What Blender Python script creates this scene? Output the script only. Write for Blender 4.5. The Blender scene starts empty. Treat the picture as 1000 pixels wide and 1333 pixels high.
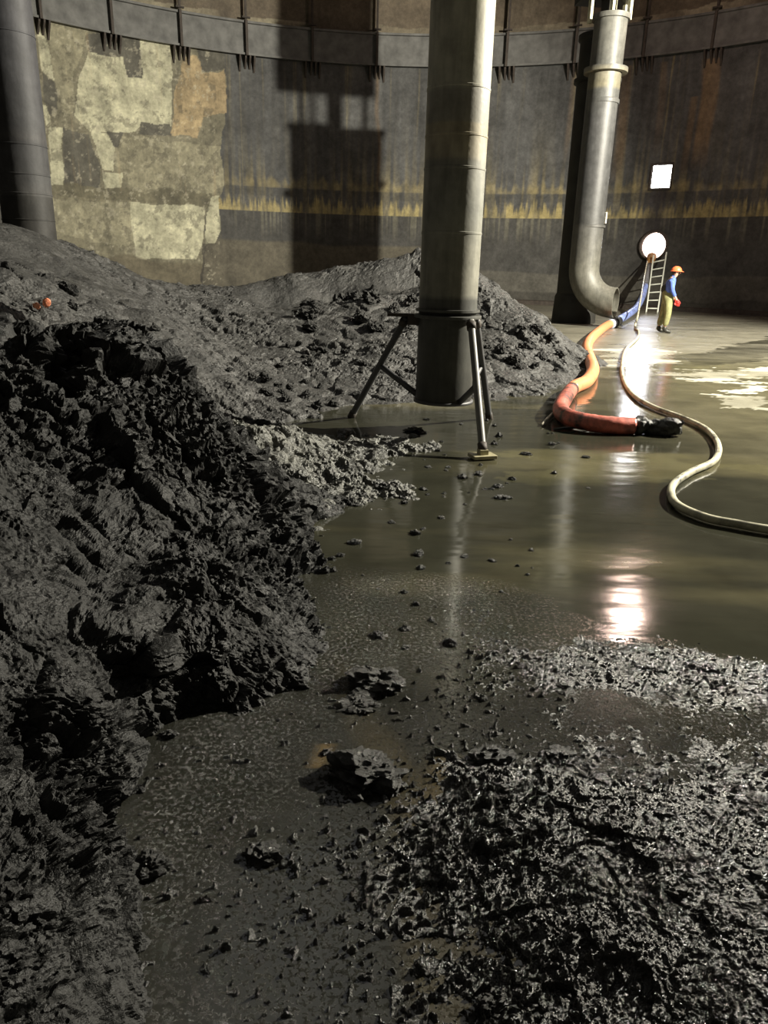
import bpy, bmesh, math, random
import numpy as np
from mathutils import Vector, Matrix

SC = bpy.context.scene
COL = SC.collection
PI = math.pi

# ------------------------------------------------------------------ camera
PITCH, ROLL, EYE = 0.322, 0.026, 1.6
fw = Vector((0, math.cos(PITCH), -math.sin(PITCH)))
up0 = Vector((0, math.sin(PITCH), math.cos(PITCH)))
rt0 = Vector((1, 0, 0))
rt = rt0 * math.cos(ROLL) + up0 * math.sin(ROLL)
up = -rt0 * math.sin(ROLL) + up0 * math.cos(ROLL)
cam_d = bpy.data.cameras.new('camera')
cam = bpy.data.objects.new('camera', cam_d); COL.objects.link(cam)
cam.matrix_world = Matrix(((rt.x, up.x, -fw.x, 0), (rt.y, up.y, -fw.y, 0), (rt.z, up.z, -fw.z, EYE), (0, 0, 0, 1)))
cam_d.sensor_fit = 'VERTICAL'; cam_d.sensor_height = 24.0
cam_d.lens = 963.0 / 1333.0 * 24.0
cam_d.clip_start = 0.05; cam_d.clip_end = 200
SC.camera = cam

# ------------------------------------------------------------------ view, world, lamps
SC.view_settings.view_transform = 'Standard'
SC.view_settings.look = 'None'
SC.view_settings.exposure = 0.0
SC.view_settings.gamma = 1.0
SC.view_settings.use_curve_mapping = False
w = bpy.data.worlds.new('outside'); SC.world = w; w.use_nodes = True
w.node_tree.nodes['Background'].inputs[0].default_value = (0.75, 0.82, 1.0, 1)
w.node_tree.nodes['Background'].inputs[1].default_value = 0.6

def lamp(name, kind, loc, target, power, color, size=0.3, angle=None, blend=0.3):
    d = bpy.data.lights.new(name, kind); d.energy = power; d.color = color
    o = bpy.data.objects.new(name, d); COL.objects.link(o); o.location = loc
    if kind == 'AREA':
        d.shape = 'DISK'; d.size = size
    else:
        d.shadow_soft_size = size
    if kind == 'SPOT':
        d.spot_size = math.radians(angle); d.spot_blend = blend
    if target is not None:
        o.rotation_euler = (Vector(target) - Vector(loc)).to_track_quat('-Z', 'Y').to_euler()
    return o

# big warm floodlight high on the right, throws the column shadows to the left
lamp('floodlight', 'SPOT', (13.7, 11.6, 8.6), (-4.0, 16.6, 1.0), 39000, (1.0, 0.94, 0.79), 0.16, 138, 0.30)
# lamp under the roof, further back: its streak shows in the wet floor
lamp('roof_lamp', 'POINT', (8.9, 24.5, 10.4), None, 800, (1.0, 0.72, 0.60), 0.42)
# daylight that falls in through the two openings of the shell
lamp('manhole_daylight', 'SPOT', (11.2, 33.6, 2.75), (7.0, 15.0, 0.0), 170, (0.72, 0.80, 1.0), 0.4, 60, 0.7)
lamp('window_daylight', 'SPOT', (11.1, 33.6, 5.5), (10.0, 14.0, 0.0), 260, (0.95, 0.95, 1.0), 0.30, 34, 0.4)
# weak ambient fill added below the roof, no such lamp hangs there
lamp('ambient_fill', 'AREA', (2.0, 12.0, 12.8), (2.0, 12.0, 0.0), 150, (0.95, 0.97, 1.0), 12.0)

# ------------------------------------------------------------------ numpy noise
def _h(ix, iy, iz, s):
    ix = ix.astype(np.int64); iy = iy.astype(np.int64); iz = iz.astype(np.int64)
    v = (ix * 374761393 + iy * 668265263 + iz * 2147483647 + s * 974711) & 0xffffffff
    v = ((v ^ (v >> 13)) * 1274126177) & 0xffffffff
    v = ((v ^ (v >> 15)) * 2246822519) & 0xffffffff
    v = v ^ (v >> 16)
    return (v & 0xffffff) / float(0xffffff)

def vnoise(P, scale, s=0):
    q = P * scale; i = np.floor(q); f = q - i; f = f * f * (3 - 2 * f); r = 0
    for a in (0, 1):
        wx = f[:, 0] if a else 1 - f[:, 0]
        for b in (0, 1):
            wy = f[:, 1] if b else 1 - f[:, 1]
            for c in (0, 1):
                wz = f[:, 2] if c else 1 - f[:, 2]
                r = r + wx * wy * wz * _h(i[:, 0] + a, i[:, 1] + b, i[:, 2] + c, s)
    return r * 2 - 1

def fbm(P, scale, octv=4, s=0, gain=0.5):
    r = 0; a = 1.0
    for k in range(octv):
        r = r + a * vnoise(P, scale * 2.03 ** k, s + k * 7); a *= gain
    return r

def facet(P, scale, s=0):
    """Worley cells, each one a randomly tilted plane: (height, crack distance)."""
    q = P * scale; i = np.floor(q); n = len(P)
    best = np.full(n, 9e9); sec = np.full(n, 9e9); val = np.zeros(n)
    for a in (-1, 0, 1):
        for b in (-1, 0, 1):
            for c in (-1, 0, 1):
                x = i[:, 0] + a; y = i[:, 1] + b; z = i[:, 2] + c
                h1 = _h(x, y, z, s); h2 = _h(x, y, z, s + 11); h3 = _h(x, y, z, s + 23)
                dx = q[:, 0] - x - h1; dy = q[:, 1] - y - h2; dz = q[:, 2] - z - h3
                d = dx * dx + dy * dy + dz * dz
                m = d < best
                sec = np.where(m, best, np.minimum(sec, d))
                v = (h2 - .5) * 1.6 * dx + (h3 - .5) * 1.6 * dy + (h1 - .5) * 1.6 * dz + (_h(x, y, z, s + 31) - .5)
                val = np.where(m, v, val); best = np.where(m, d, best)
    return val, np.sqrt(sec) - np.sqrt(best)

# ------------------------------------------------------------------ helpers
def tag(o, label=None, cat=None, group=None, kind=None):
    if label: o['label'] = label
    if cat: o['category'] = cat
    if group: o['group'] = group
    if kind: o['kind'] = kind
    return o

def empty(name, loc=(0, 0, 0), label=None, cat=None, group=None):
    o = bpy.data.objects.new(name, None); COL.objects.link(o); o.location = loc
    o.empty_display_size = 0.1
    return tag(o, label, cat, group)

def mesh_obj(name, V, Fs, mat, parent=None, smooth=True):
    me = bpy.data.meshes.new(name)
    me.from_pydata([tuple(map(float, v)) for v in V], [], [tuple(map(int, q)) for q in Fs])
    me.materials.append(mat)
    if smooth: me.polygons.foreach_set('use_smooth', [True] * len(me.polygons))
    me.update()
    o = bpy.data.objects.new(name, me); COL.objects.link(o)
    if parent is not None: o.parent = parent
    return o

def grid_mesh(name, V, nu, nv, mat, parent=None, keep=None, smooth=True):
    """V: (nu*nv,3) laid out row by row (u slow, v fast)."""
    iu, iv = np.meshgrid(np.arange(nu - 1), np.arange(nv - 1), indexing='ij')
    a = (iu * nv + iv).ravel()
    Q = np.stack([a, a + nv, a + nv + 1, a + 1], 1)
    if keep is not None: Q = Q[keep[Q].any(1)]
    used = np.unique(Q); remap = np.full(len(V), -1); remap[used] = np.arange(len(used))
    V2 = V[used]; Q = remap[Q]
    me = bpy.data.meshes.new(name)
    me.vertices.add(len(V2)); me.vertices.foreach_set('co', V2.astype(np.float32).ravel())
    me.loops.add(Q.size); me.loops.foreach_set('vertex_index', Q.astype(np.int32).ravel())
    me.polygons.add(len(Q)); me.polygons.foreach_set('loop_start', np.arange(0, Q.size, 4, dtype=np.int32))
    try: me.polygons.foreach_set('loop_total', np.full(len(Q), 4, dtype=np.int32))
    except Exception: pass
    me.polygons.foreach_set('use_smooth', np.full(len(Q), smooth))
    me.materials.append(mat); me.update(calc_edges=True); me.validate()
    o = bpy.data.objects.new(name, me); COL.objects.link(o)
    if parent is not None: o.parent = parent
    return o, used

def add_color(o, colors, name='Albedo'):
    at = o.data.color_attributes.new(name, 'FLOAT_COLOR', 'POINT')
    c = np.ones((len(colors), 4), np.float32); c[:, :3] = colors
    at.data.foreach_set('color', c.ravel())

def grid_normals(V, nu, nv):
    G = V.reshape(nu, nv, 3)
    n = np.cross(np.gradient(G, axis=0), np.gradient(G, axis=1)).reshape(-1, 3)
    n /= np.linalg.norm(n, axis=1, keepdims=True) + 1e-12
    return np.where(n[:, 2:3] < 0, -n, n)

def spline(pts, per=10):
    P = [Vector(p) for p in pts]; P = [P[0] * 2 - P[1]] + P + [P[-1] * 2 - P[-2]]; out = []
    for i in range(1, len(P) - 2):
        for k in range(per):
            t = k / per; a, b, c, d = P[i - 1:i + 3]
            out.append(0.5 * ((2 * b) + (c - a) * t + (2 * a - 5 * b + 4 * c - d) * t * t + (3 * b - a - 3 * c + d) * t ** 3))
    out.append(P[-2]); return out

def tube_data(path, rad, seg=16, cap=True, jit=0.0, rng=None):
    path = [Vector(p) for p in path]; V = []; Fs = []
    n = len(path); prev = None
    for i, p in enumerate(path):
        t = (path[min(i + 1, n - 1)] - path[max(i - 1, 0)]).normalized()
        a = t.orthogonal().normalized() if prev is None else (prev - t * prev.dot(t)).normalized()
        prev = a; b = t.cross(a)
        r = rad[i] if isinstance(rad, (list, tuple)) else rad
        for k in range(seg):
            th = 2 * PI * k / seg
            rr = r * (1 + (rng.uniform(-jit, jit) if jit else 0))
            V.append(p + (a * math.cos(th) + b * math.sin(th)) * rr)
    for i in range(n - 1):
        for k in range(seg):
            k2 = (k + 1) % seg
            Fs.append((i * seg + k, i * seg + k2, (i + 1) * seg + k2, (i + 1) * seg + k))
    if cap:
        Fs.append(tuple(range(seg))[::-1]); Fs.append(tuple((n - 1) * seg + k for k in range(seg)))
    return V, Fs

def tube(name, path, rad, mat, parent=None, seg=16, cap=True, jit=0.0, rng=None):
    V, Fs = tube_data(path, rad, seg, cap, jit, rng)
    o = mesh_obj(name, V, Fs, mat, parent)
    return o

def boxes_data(blist):
    V = []; Fs = []
    for (c, s, rz) in blist:
        k = len(V); ca, sa = math.cos(rz), math.sin(rz)
        for dz in (-1, 1):
            for dx, dy in ((-1, -1), (1, -1), (1, 1), (-1, 1)):
                x, y = dx * s[0] / 2, dy * s[1] / 2
                V.append((c[0] + x * ca - y * sa, c[1] + x * sa + y * ca, c[2] + dz * s[2] / 2))
        Fs += [tuple(k + j for j in q) for q in ((3, 2, 1, 0), (4, 5, 6, 7), (0, 1, 5, 4), (1, 2, 6, 5), (2, 3, 7, 6), (3, 0, 4, 7))]
    return V, Fs

def boxes(name, blist, mat, parent=None, bevel=0.0):
    V, Fs = boxes_data(blist)
    o = mesh_obj(name, V, Fs, mat, parent, smooth=False)
    if bevel:
        m = o.modifiers.new('bevel', 'BEVEL'); m.width = bevel; m.segments = 2
    return o

def lathe(name, prof, mat, parent=None, seg=48, center=(0, 0, 0)):
    V = []; Fs = []; n = len(prof)
    for r, z in prof:
        for k in range(seg):
            t = 2 * PI * k / seg; V.append((center[0] + r * math.cos(t), center[1] + r * math.sin(t), center[2] + z))
    for i in range(n - 1):
        for k in range(seg):
            k2 = (k + 1) % seg; Fs.append((i * seg + k, i * seg + k2, (i + 1) * seg + k2, (i + 1) * seg + k))
    o = mesh_obj(name, V, Fs, mat, parent)
    return o

def autosmooth(o, ang=35):
    me = o.data
    bm = bmesh.new(); bm.from_mesh(me)
    for e in bm.edges:
        if len(e.link_faces) == 2 and e.calc_face_angle(0) > math.radians(ang): e.smooth = False
    bm.to_mesh(me); bm.free(); return o

# ------------------------------------------------------------------ materials
class NT:
    def __init__(s, name):
        s.m = bpy.data.materials.new(name); s.m.use_nodes = True
        s.t = s.m.node_tree; s.b = s.t.nodes['Principled BSDF']
        s.co = s.n('ShaderNodeTexCoord')
    def n(s, k, **kw):
        x = s.t.nodes.new(k)
        for a, v in kw.items(): setattr(x, a, v)
        return x
    def l(s, a, b): s.t.links.new(a, b)
    def noise(s, scale, detail=4, rough=0.55, vec=None, stretch=None):
        x = s.n('ShaderNodeTexNoise'); x.inputs['Scale'].default_value = scale
        x.inputs['Detail'].default_value = detail; x.inputs['Roughness'].default_value = rough
        src = vec or s.co.outputs['Object']
        if stretch:
            mp = s.n('ShaderNodeMapping'); mp.inputs['Scale'].default_value = stretch
            s.l(src, mp.inputs['Vector']); src = mp.outputs['Vector']
        s.l(src, x.inputs['Vector']); return x.outputs['Fac']
    def ramp(s, fac, stops):
        r = s.n('ShaderNodeValToRGB'); e = r.color_ramp.elements
        while len(e) < len(stops): e.new(0.5)
        for k, (p, c) in enumerate(stops):
            e[k].position = p
            e[k].color = (c, c, c, 1) if isinstance(c, (int, float)) else (*c, 1)
        s.l(fac, r.inputs[0]); return r.outputs[0]
    def mul(s, a, b, fac=1.0, mode='MULTIPLY'):
        x = s.n('ShaderNodeMix', data_type='RGBA', blend_type=mode)
        if isinstance(fac, float): x.inputs['Factor'].default_value = fac
        else: s.l(fac, x.inputs['Factor'])
        for v, i in ((a, 6), (b, 7)):
            if isinstance(v, tuple): x.inputs[i].default_value = (*v, 1)
            else: s.l(v, x.inputs[i])
        return x.outputs[2]
    def bump(s, h, strength, dist, prev=None):
        b = s.n('ShaderNodeBump'); b.inputs['Strength'].default_value = strength; b.inputs['Distance'].default_value = dist
        s.l(h, b.inputs['Height'])
        if prev: s.l(prev, b.inputs['Normal'])
        return b.outputs['Normal']
    def set(s, **kw):
        for k, v in kw.items():
            i = s.b.inputs[k.replace('_', ' ')]
            if hasattr(v, 'is_linked') or hasattr(v, 'links'): s.l(v, i)
            else: i.default_value = (*v, 1) if isinstance(v, tuple) and len(v) == 3 else v
        return s.m

def simple(name, col, rough=0.6, metal=0.0, var=0.35, scale=9.0, bump=0.15, spec=0.4):
    t = NT(name); f = t.noise(scale, 5)
    lo = tuple(c * (1 - var) for c in col); hi = tuple(min(1, c * (1 + var)) for c in col)
    c = t.ramp(f, [(0.3, lo), (0.7, hi)])
    t.set(Base_Color=c, Roughness=rough, Metallic=metal)
    t.b.inputs['Specular IOR Level'].default_value = spec
    t.l(t.bump(t.noise(scale * 4, 4), bump, 0.01), t.b.inputs['Normal'])
    return t.m

def make_sludge(name, lo, hi, r0, r1, fine=60, bd=0.012, spec=0.5, bs=0.8):
    t = NT(name)
    c = t.ramp(t.noise(3.1, 6, 0.6), [(0.3, lo), (0.72, hi)])
    c = t.mul(c, t.ramp(t.noise(38, 3, 0.6), [(0.35, 0.55), (0.6, 1.0)]))
    wet = t.ramp(t.noise(5.5, 5, 0.6), [(0.4, r0), (0.62, r1)])
    t.set(Base_Color=c, Roughness=wet); t.b.inputs['Specular IOR Level'].default_value = spec
    n = t.bump(t.noise(fine * 0.33, 6, 0.65), bs, bd * 2.2)
    n = t.bump(t.noise(fine, 4, 0.6), bs, bd, n)
    t.l(n, t.b.inputs['Normal']); return t.m

M_near = make_sludge('near_sludge', (0.0085, 0.0085, 0.008), (0.025, 0.025, 0.0238), 0.42, 0.75, 70, 0.008, 0.28)
M_far = make_sludge('far_sludge', (0.030, 0.0295, 0.028), (0.070, 0.069, 0.065), 0.45, 0.7, 18, 0.02, 0.3)
M_heap = make_sludge('heap_sludge', (0.05, 0.05, 0.045), (0.15, 0.15, 0.13), 0.25, 0.6, 40, 0.015)
M_clod = make_sludge('clod_sludge', (0.015, 0.015, 0.013), (0.05, 0.05, 0.045), 0.2, 0.5, 90, 0.006)
M_mud = make_sludge('wet_mud', (0.011, 0.011, 0.0095), (0.024, 0.023, 0.020), 0.13, 0.36, 170, 0.006, 0.85, 1.0)

def floor_mat():
    t = NT('wet_floor')
    a = t.n('ShaderNodeVertexColor', layer_name='Albedo'); wv = t.n('ShaderNodeVertexColor', layer_name='Wet')
    sp = t.n('ShaderNodeSeparateColor'); t.l(wv.outputs['Color'], sp.inputs[0])
    c = t.mul(a.outputs['Color'], t.ramp(t.noise(2.2, 6, 0.65), [(0.3, 0.75), (0.7, 1.25)]))
    rg = t.n('ShaderNodeMath', operation='MULTIPLY'); t.l(sp.outputs[0], rg.inputs[0]); t.l(t.ramp(t.noise(1.1, 5, 0.6, stretch=(0.6, 1.5, 1)), [(0.36, 0.55), (0.64, 1.0)]), rg.inputs[1])
    t.set(Base_Color=c, Roughness=rg.outputs[0]); t.b.inputs['Specular IOR Level'].default_value = 0.5
    n = t.bump(t.noise(1.7, 3, 0.5, stretch=(0.5, 1.6, 1)), 0.36, 0.02)
    spk = t.ramp(t.noise(60, 5, 0.75), [(0.52, 0.0), (0.75, 1.0)])
    bm = t.n('ShaderNodeMix', data_type='RGBA', blend_type='MULTIPLY'); bm.inputs['Factor'].default_value = 1.0
    t.l(spk, bm.inputs[6]); t.l(sp.outputs[1], bm.inputs[7])
    n = t.bump(bm.outputs[2], 0.8, 0.010, n)
    t.l(n, t.b.inputs['Normal']); return t.m
M_floor = floor_mat()

def wall_mat():
    t = NT('tank_shell')
    a = t.n('ShaderNodeVertexColor', layer_name='Albedo')
    c = t.mul(a.outputs['Color'], t.ramp(t.noise(1.3, 7, 0.7), [(0.3, 0.6), (0.7, 1.35)]))
    c = t.mul(c, t.ramp(t.noise(6.0, 4, 0.7), [(0.35, 0.78), (0.65, 1.12)]))
    t.set(Base_Color=c, Roughness=0.62); t.b.inputs['Specular IOR Level'].default_value = 0.25
    t.l(t.bump(t.noise(3.0, 6, 0.6), 0.3, 0.03), t.b.inputs['Normal']); return t.m
M_wall = wall_mat()
M_shellback = simple('shell_rear', (0.028, 0.027, 0.024), 0.7, scale=1.5)
M_ceil = simple('roof_steel', (0.03, 0.028, 0.024), 0.75, scale=1.0)
M_ring = simple('ring_grey_paint', (0.12, 0.12, 0.115), 0.55, scale=2.5)
M_rust = simple('dark_rusty_steel', (0.05, 0.04, 0.033), 0.7, scale=8)
M_blackcol = simple('sludge_black_steel', (0.022, 0.021, 0.018), 0.6, scale=3)
M_grey = simple('grey_painted_steel', (0.16, 0.158, 0.145), 0.45, scale=3)
M_lead = simple('dark_column_paint', (0.075, 0.075, 0.078), 0.5, scale=2.5)
M_glow = NT('daylight').m
for nm, col, st in (('daylight', (1, 0.97, 0.93), 13.0),):
    n = M_glow.node_tree; e = n.nodes.new('ShaderNodeEmission'); e.inputs[0].default_value = (*col, 1); e.inputs[1].default_value = st
    n.links.new(e.outputs[0], n.nodes['Material Output'].inputs[0])
M_glow2 = bpy.data.materials.new('warm_daylight'); M_glow2.use_nodes = True
n = M_glow2.node_tree; e = n.nodes.new('ShaderNodeEmission'); e.inputs[0].default_value = (1, 0.74, 0.62, 1); e.inputs[1].default_value = 5.0
n.links.new(e.outputs[0], n.nodes['Material Output'].inputs[0])

def banded(name, stops, rough=0.4, z0=0.0, z1=4.5, mott=0.35, spec=0.5):
    t = NT(name); sep = t.n('ShaderNodeSeparateXYZ'); t.l(t.co.outputs['Object'], sep.inputs[0])
    mr = t.n('ShaderNodeMapRange'); mr.inputs[1].default_value = z0; mr.inputs[2].default_value = z1; t.l(sep.outputs['Z'], mr.inputs[0])
    r = t.n('ShaderNodeValToRGB'); r.color_ramp.interpolation = 'LINEAR'; e = r.color_ramp.elements
    while len(e) < len(stops): e.new(0.5)
    for k, (p, c) in enumerate(stops): e[k].position = p; e[k].color = (*c, 1)
    t.l(mr.outputs[0], r.inputs[0])
    c = t.mul(r.outputs[0], t.ramp(t.noise(5, 6, 0.65), [(0.3, 1 - mott), (0.7, 1 + mott * 0.5)]))
    c = t.mul(c, t.ramp(t.noise(14, 4, 0.6, stretch=(1, 1, 0.12)), [(0.35, 0.8), (0.6, 1.05)]))
    t.set(Base_Color=c, Roughness=rough); t.b.inputs['Specular IOR Level'].default_value = spec
    t.l(t.bump(t.noise(25, 4), 0.25, 0.006), t.b.inputs['Normal']); return t.m

# ------------------------------------------------------------------ tank shell
CX, CY, R, HT = 0.51, 17.8, 19.9, 13.6
def W(s, z, off=0.0):
    th = s / R; rr = R - off
    return Vector((CX + rr * math.sin(th), CY + rr * math.cos(th), z))
def Wrot(s): return -s / R     # turns local +X along the wall (to the right) and local -Y into the tank

POLY = {
'mid': [[(-15.69, 10.18), (-10.23, 10.22), (-7.92, 10.18), (-8.05, 8.53), (-8.35, 6.34), (-8.35, 4.85), (-8.51, 4.33), (-9.0, 4.05), (-9.38, 2.23), (-9.63, 0.09), (-18.0, 0.0), (-17.0, 6.43), (-16.6, 10.1)]],
'midl': [[(-12.91, 6.39), (-8.34, 6.47), (-8.35, 4.85), (-8.85, 4.44), (-12.56, 4.56), (-12.4, 5.05), (-13.02, 5.23)], [(-15.65, 3.75), (-12.37, 3.85), (-12.36, 2.38), (-12.91, 2.11), (-15.67, 2.48)], [(-15.14, 10.1), (-13.52, 10.21), (-14.13, 8.85), (-14.52, 6.87), (-14.93, 6.92), (-15.08, 8.69)]],
'light': [[(-14.46, 6.87), (-14.03, 8.44), (-13.61, 9.31), (-12.96, 9.25), (-12.28, 9.34), (-12.16, 8.61), (-11.52, 8.65), (-11.57, 10.21), (-10.35, 10.22), (-10.33, 8.29), (-10.51, 6.73), (-11.6, 6.93), (-12.01, 6.6), (-13.15, 6.45), (-13.9, 6.39)], [(-15.46, 6.36), (-14.93, 6.38), (-15.06, 5.7), (-15.02, 4.82), (-15.16, 4.3), (-15.64, 4.31)], [(-13.84, 6.4), (-13.16, 6.42), (-12.89, 5.94), (-13.1, 4.99), (-13.53, 5.07), (-13.65, 5.86)], [(-13.55, 4.95), (-12.66, 4.97), (-12.77, 4.43), (-13.47, 4.37)], [(-12.43, 3.91), (-9.15, 3.94), (-9.26, 3.01), (-9.44, 2.22), (-9.69, 1.63), (-12.36, 1.56), (-12.44, 2.99)], [(-8.99, 4.3), (-8.55, 4.39), (-8.53, 2.91), (-8.81, 2.38), (-9.3, 2.29)], [(-15.53, 9.62), (-15.32, 9.56), (-15.13, 9.19), (-15.06, 8.02), (-15.53, 8.25)], [(-15.6, 7.14), (-15.4, 7.12), (-15.38, 6.54), (-15.57, 6.4)]],
'orange': [[(-10.23, 8.3), (-9.88, 9.65), (-9.24, 9.73), (-9.08, 9.12), (-8.48, 9.31), (-8.01, 9.47), (-8.09, 7.64), (-9.1, 7.49), (-9.34, 6.75), (-10.46, 6.64)]],
'dark': [[(-14.93, 6.38), (-13.91, 6.28), (-13.59, 5.18), (-13.67, 4.36), (-15.1, 4.3)], [(-15.53, 8.2), (-15.04, 7.97), (-15.06, 7.01), (-15.36, 6.75), (-15.53, 7.26)], [(-13.67, 9.87), (-12.2, 10.23), (-12.28, 9.34), (-12.96, 9.25), (-13.61, 9.31)], [(-12.2, 10.23), (-11.57, 10.21), (-11.52, 8.65), (-12.16, 8.61), (-12.28, 9.34)], [(-9.22, 10.13), (-7.99, 10.11), (-8.01, 9.47), (-8.48, 9.31), (-9.07, 9.18)], [(-11.73, 6.98), (-10.5, 7.05), (-10.46, 6.64), (-11.83, 6.51)], [(-13.15, 6.48), (-12.52, 6.55), (-12.76, 5.95), (-12.95, 5.99)]],
'olive': [[(-15.15, 4.35), (-8.85, 4.5), (-9.08, 3.94), (-15.26, 3.89)]],
}
def inpoly(x, y, poly):
    r = np.zeros(len(x), bool); n = len(poly)
    for i in range(n):
        x1, y1 = poly[i]; x2, y2 = poly[(i + 1) % n]
        c = ((y1 > y) != (y2 > y))
        with np.errstate(divide='ignore', invalid='ignore'):
            r ^= c & (x < (x2 - x1) * (y - y1) / (y2 - y1 + 1e-12) + x1)
    return r

S0, S1 = -19.5, 19.5
MAN_S, MAN_Z, MAN_R = 11.60, 2.69, 0.56
SQ = (11.14, 11.95, 5.00, 5.92)
def build_wall():
    ns, nz = 980, 345
    s = np.linspace(S0, S1, ns); z = np.linspace(0, HT, nz)
    Sg, Zg = [a.ravel() for a in np.meshgrid(s, z, indexing='ij')]
    th = Sg / R
    V = np.stack([CX + R * np.sin(th), CY + R * np.cos(th), Zg], 1)
    P = np.stack([Sg, Zg, np.zeros_like(Sg)], 1)
    d1 = fbm(P, 1.2, 4, 3) * 0.12; d2 = fbm(P, 1.2, 4, 9) * 0.12
    sw, zw = Sg + d1, Zg + d2
    def st(fr, zf, seed):       # vertical streaks
        return vnoise(np.stack([Sg * fr, Zg * zf, np.full_like(Sg, seed * 3.7)], 1), 1.0, seed)
    c = np.tile(np.array([0.082, 0.083, 0.082]), (len(Sg), 1))
    sv = 0.5 * st(5, .35, 1) + 0.3 * st(12, .8, 2) + .4 * st(1.6, .12, 5)
    c *= (1 + 0.42 * np.clip(sv, -1, 1))[:, None]
    def mix(mask, col):
        m = np.clip(mask, 0, 1)[:, None]; c[:] = c * (1 - m) + np.array(col) * m
    och = (0.30, 0.25, 0.125)
    # vertical ochre streaks falling from the ring and rising out of the bands
    hi = np.clip((st(7, .10, 21) - 0.45) * 3, 0, 1) * np.clip((st(22, .9, 22) + .5), 0, 1)
    mix(hi * np.where((Zg > 4) & (Zg < 10), 0.55, 0), och)
    mix(np.clip((st(9, .25, 27) + .1) * 1.4, 0, 1) * np.exp(-np.abs(Zg - 5.1) / 0.9) * 0.55, och)
    # band 1 with ragged top
    top = 4.34 + 0.35 * st(9, 0, 31) + 0.25 * st(25, 0, 32)
    b1 = np.clip((top - Zg) / 0.25, 0, 1) * (Zg > 3.82)
    mix(b1 * np.clip(0.75 + .6 * st(11, .3, 33), 0, 1), (0.36, 0.30, 0.14))
    b2 = np.clip((Zg - 4.83) / .05, 0, 1) * np.clip((5.25 + .3 * st(8, 0, 35) - Zg) / .2, 0, 1)
    mix(b2 * np.clip(0.45 + .7 * st(6, .3, 36), 0, 1) * .8, och)
    mix(((Zg > 4.5) & (Zg < 4.83)) * .45 * (0.6 + .4 * st(14, .5, 37)), (0.05, 0.048, 0.042))
    # below the band
    mix((Zg < 3.82) * 0.8, (0.062, 0.060, 0.055))
    mix((Zg < 3.82) * np.clip((st(14, .25, 41) - .1) * 2, 0, 1) * np.clip((Zg - 2.6) / 1, 0, 1) * .6, (0.20, 0.19, 0.14))
    mix(np.clip((2.55 + .12 * st(.6, 0, 43) - Zg) / .12, 0, 1) * (Sg < 3) * .9, (0.125, 0.112, 0.082))
    mix(np.clip((1.45 + .15 * st(.4, 0, 44) - Zg) / .08, 0, 1) * (Sg > 2) * .9, (0.105, 0.10, 0.085))
    mix(np.clip((0.55 + .2 * st(.5, 0, 45) - Zg) / .08, 0, 1) * (Sg > 2) * .9, (0.055, 0.052, 0.045))
    # rust stripes to the right
    for a, b, z0, z1, k in ((8.2, 8.6, 5.5, 9.6, .5), (9.3, 9.8, 5.2, 9.8, .6), (10.9, 11.3, 6.2, 9.8, .5), (12.6, 13.4, 5.6, 9.7, .9), (12.2, 12.6, 5.4, 8.4, .6), (7.2, 7.5, 6.0, 9.7, .4), (1.9, 2.2, 4.6, 9.4, .4), (-1.35, -1.1, 4.6, 9.8, .7)):
        wv = .12 * st(.5, .6, 50)
        mk = np.clip((Sg + wv - a) / .12, 0, 1) * np.clip((b - Sg - wv) / .12, 0, 1) * np.clip((Zg - z0) / 1.2, 0, 1) * (Zg < z1)
        mix(mk * k * (0.75 + .25 * st(10, .4, 51)), (0.20, 0.135, 0.075))
    # peeled coating on the left
    for key, col, k in (('mid', (0.21, 0.195, 0.135), .92), ('midl', (0.31, 0.29, 0.20), .85), ('light', (0.50, 0.485, 0.345), 1), ('orange', (0.42, 0.32, 0.18), .8), ('dark', (0.105, 0.10, 0.082), .95), ('olive', (0.15, 0.138, 0.092), .9)):
        for pl in POLY[key]:
            k2 = 0.35 if key in ('light', 'dark') else 1.0
            mix(inpoly(Sg + d1 * k2, Zg + d2 * k2, pl) * k, col)
    m = (Sg < -7.9)
    blot = fbm(P, 1.4, 6, 61, .68); dr = st(7, .22, 62) * .6 + st(18, .6, 64) * .4
    c[m] *= np.clip(1 + .20 * blot + .20 * dr, .4, 1.5)[m][:, None]
    mix(m * np.clip((fbm(P, 2.6, 5, 65, .7) - .42) * 4, 0, 1) * (Sg > -15.6) * (Sg < -8.5) * .5, (0.09, 0.083, 0.062))
    mix(m * np.clip((dr - .38) * 3, 0, 1) * (Zg > 4.3) * (Zg < 9.9) * .45, (0.36, 0.27, 0.15))
    mix((Sg < -8.6) * np.clip((fbm(P, 5.0, 4, 66, .7) - .66) * 5, 0, 1) * .45, (0.48, 0.45, 0.34))
    mix((sw > -16.8) * (sw < -9.5) * np.clip((1.62 + .25 * st(.7, 0, 63) - Zg) / .1, 0, 1) * .85, (0.14, 0.122, 0.083))
    mix((np.abs(sw + 9.45) < .05) * (Zg < 2.3) * .7, (0.04, 0.035, 0.03))
    # stain below the square opening
    mk = np.exp(-((sw - 11.55) / .55) ** 2) * (Zg < 4.95) * (Zg > 3.1)
    mix(mk * .85, (0.045, 0.040, 0.042))
    # above the ring: rusty brown with pale upper edge
    mix((Zg > 11.2) * .85, (0.125, 0.098, 0.066))
    mix((Zg > 11.22) * (Zg < 11.55 + .12 * st(1.5, 0, 71)) * np.clip(.5 + st(.9, 0, 72), 0, 1) * .8, (0.34, 0.31, 0.22))
    c = np.clip(c, 0.01, 0.8)
    inman = ((Sg - MAN_S) ** 2 + (Zg - MAN_Z) ** 2) < MAN_R ** 2
    insq = (Sg > SQ[0]) & (Sg < SQ[1]) & (Zg > SQ[2]) & (Zg < SQ[3])
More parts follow.
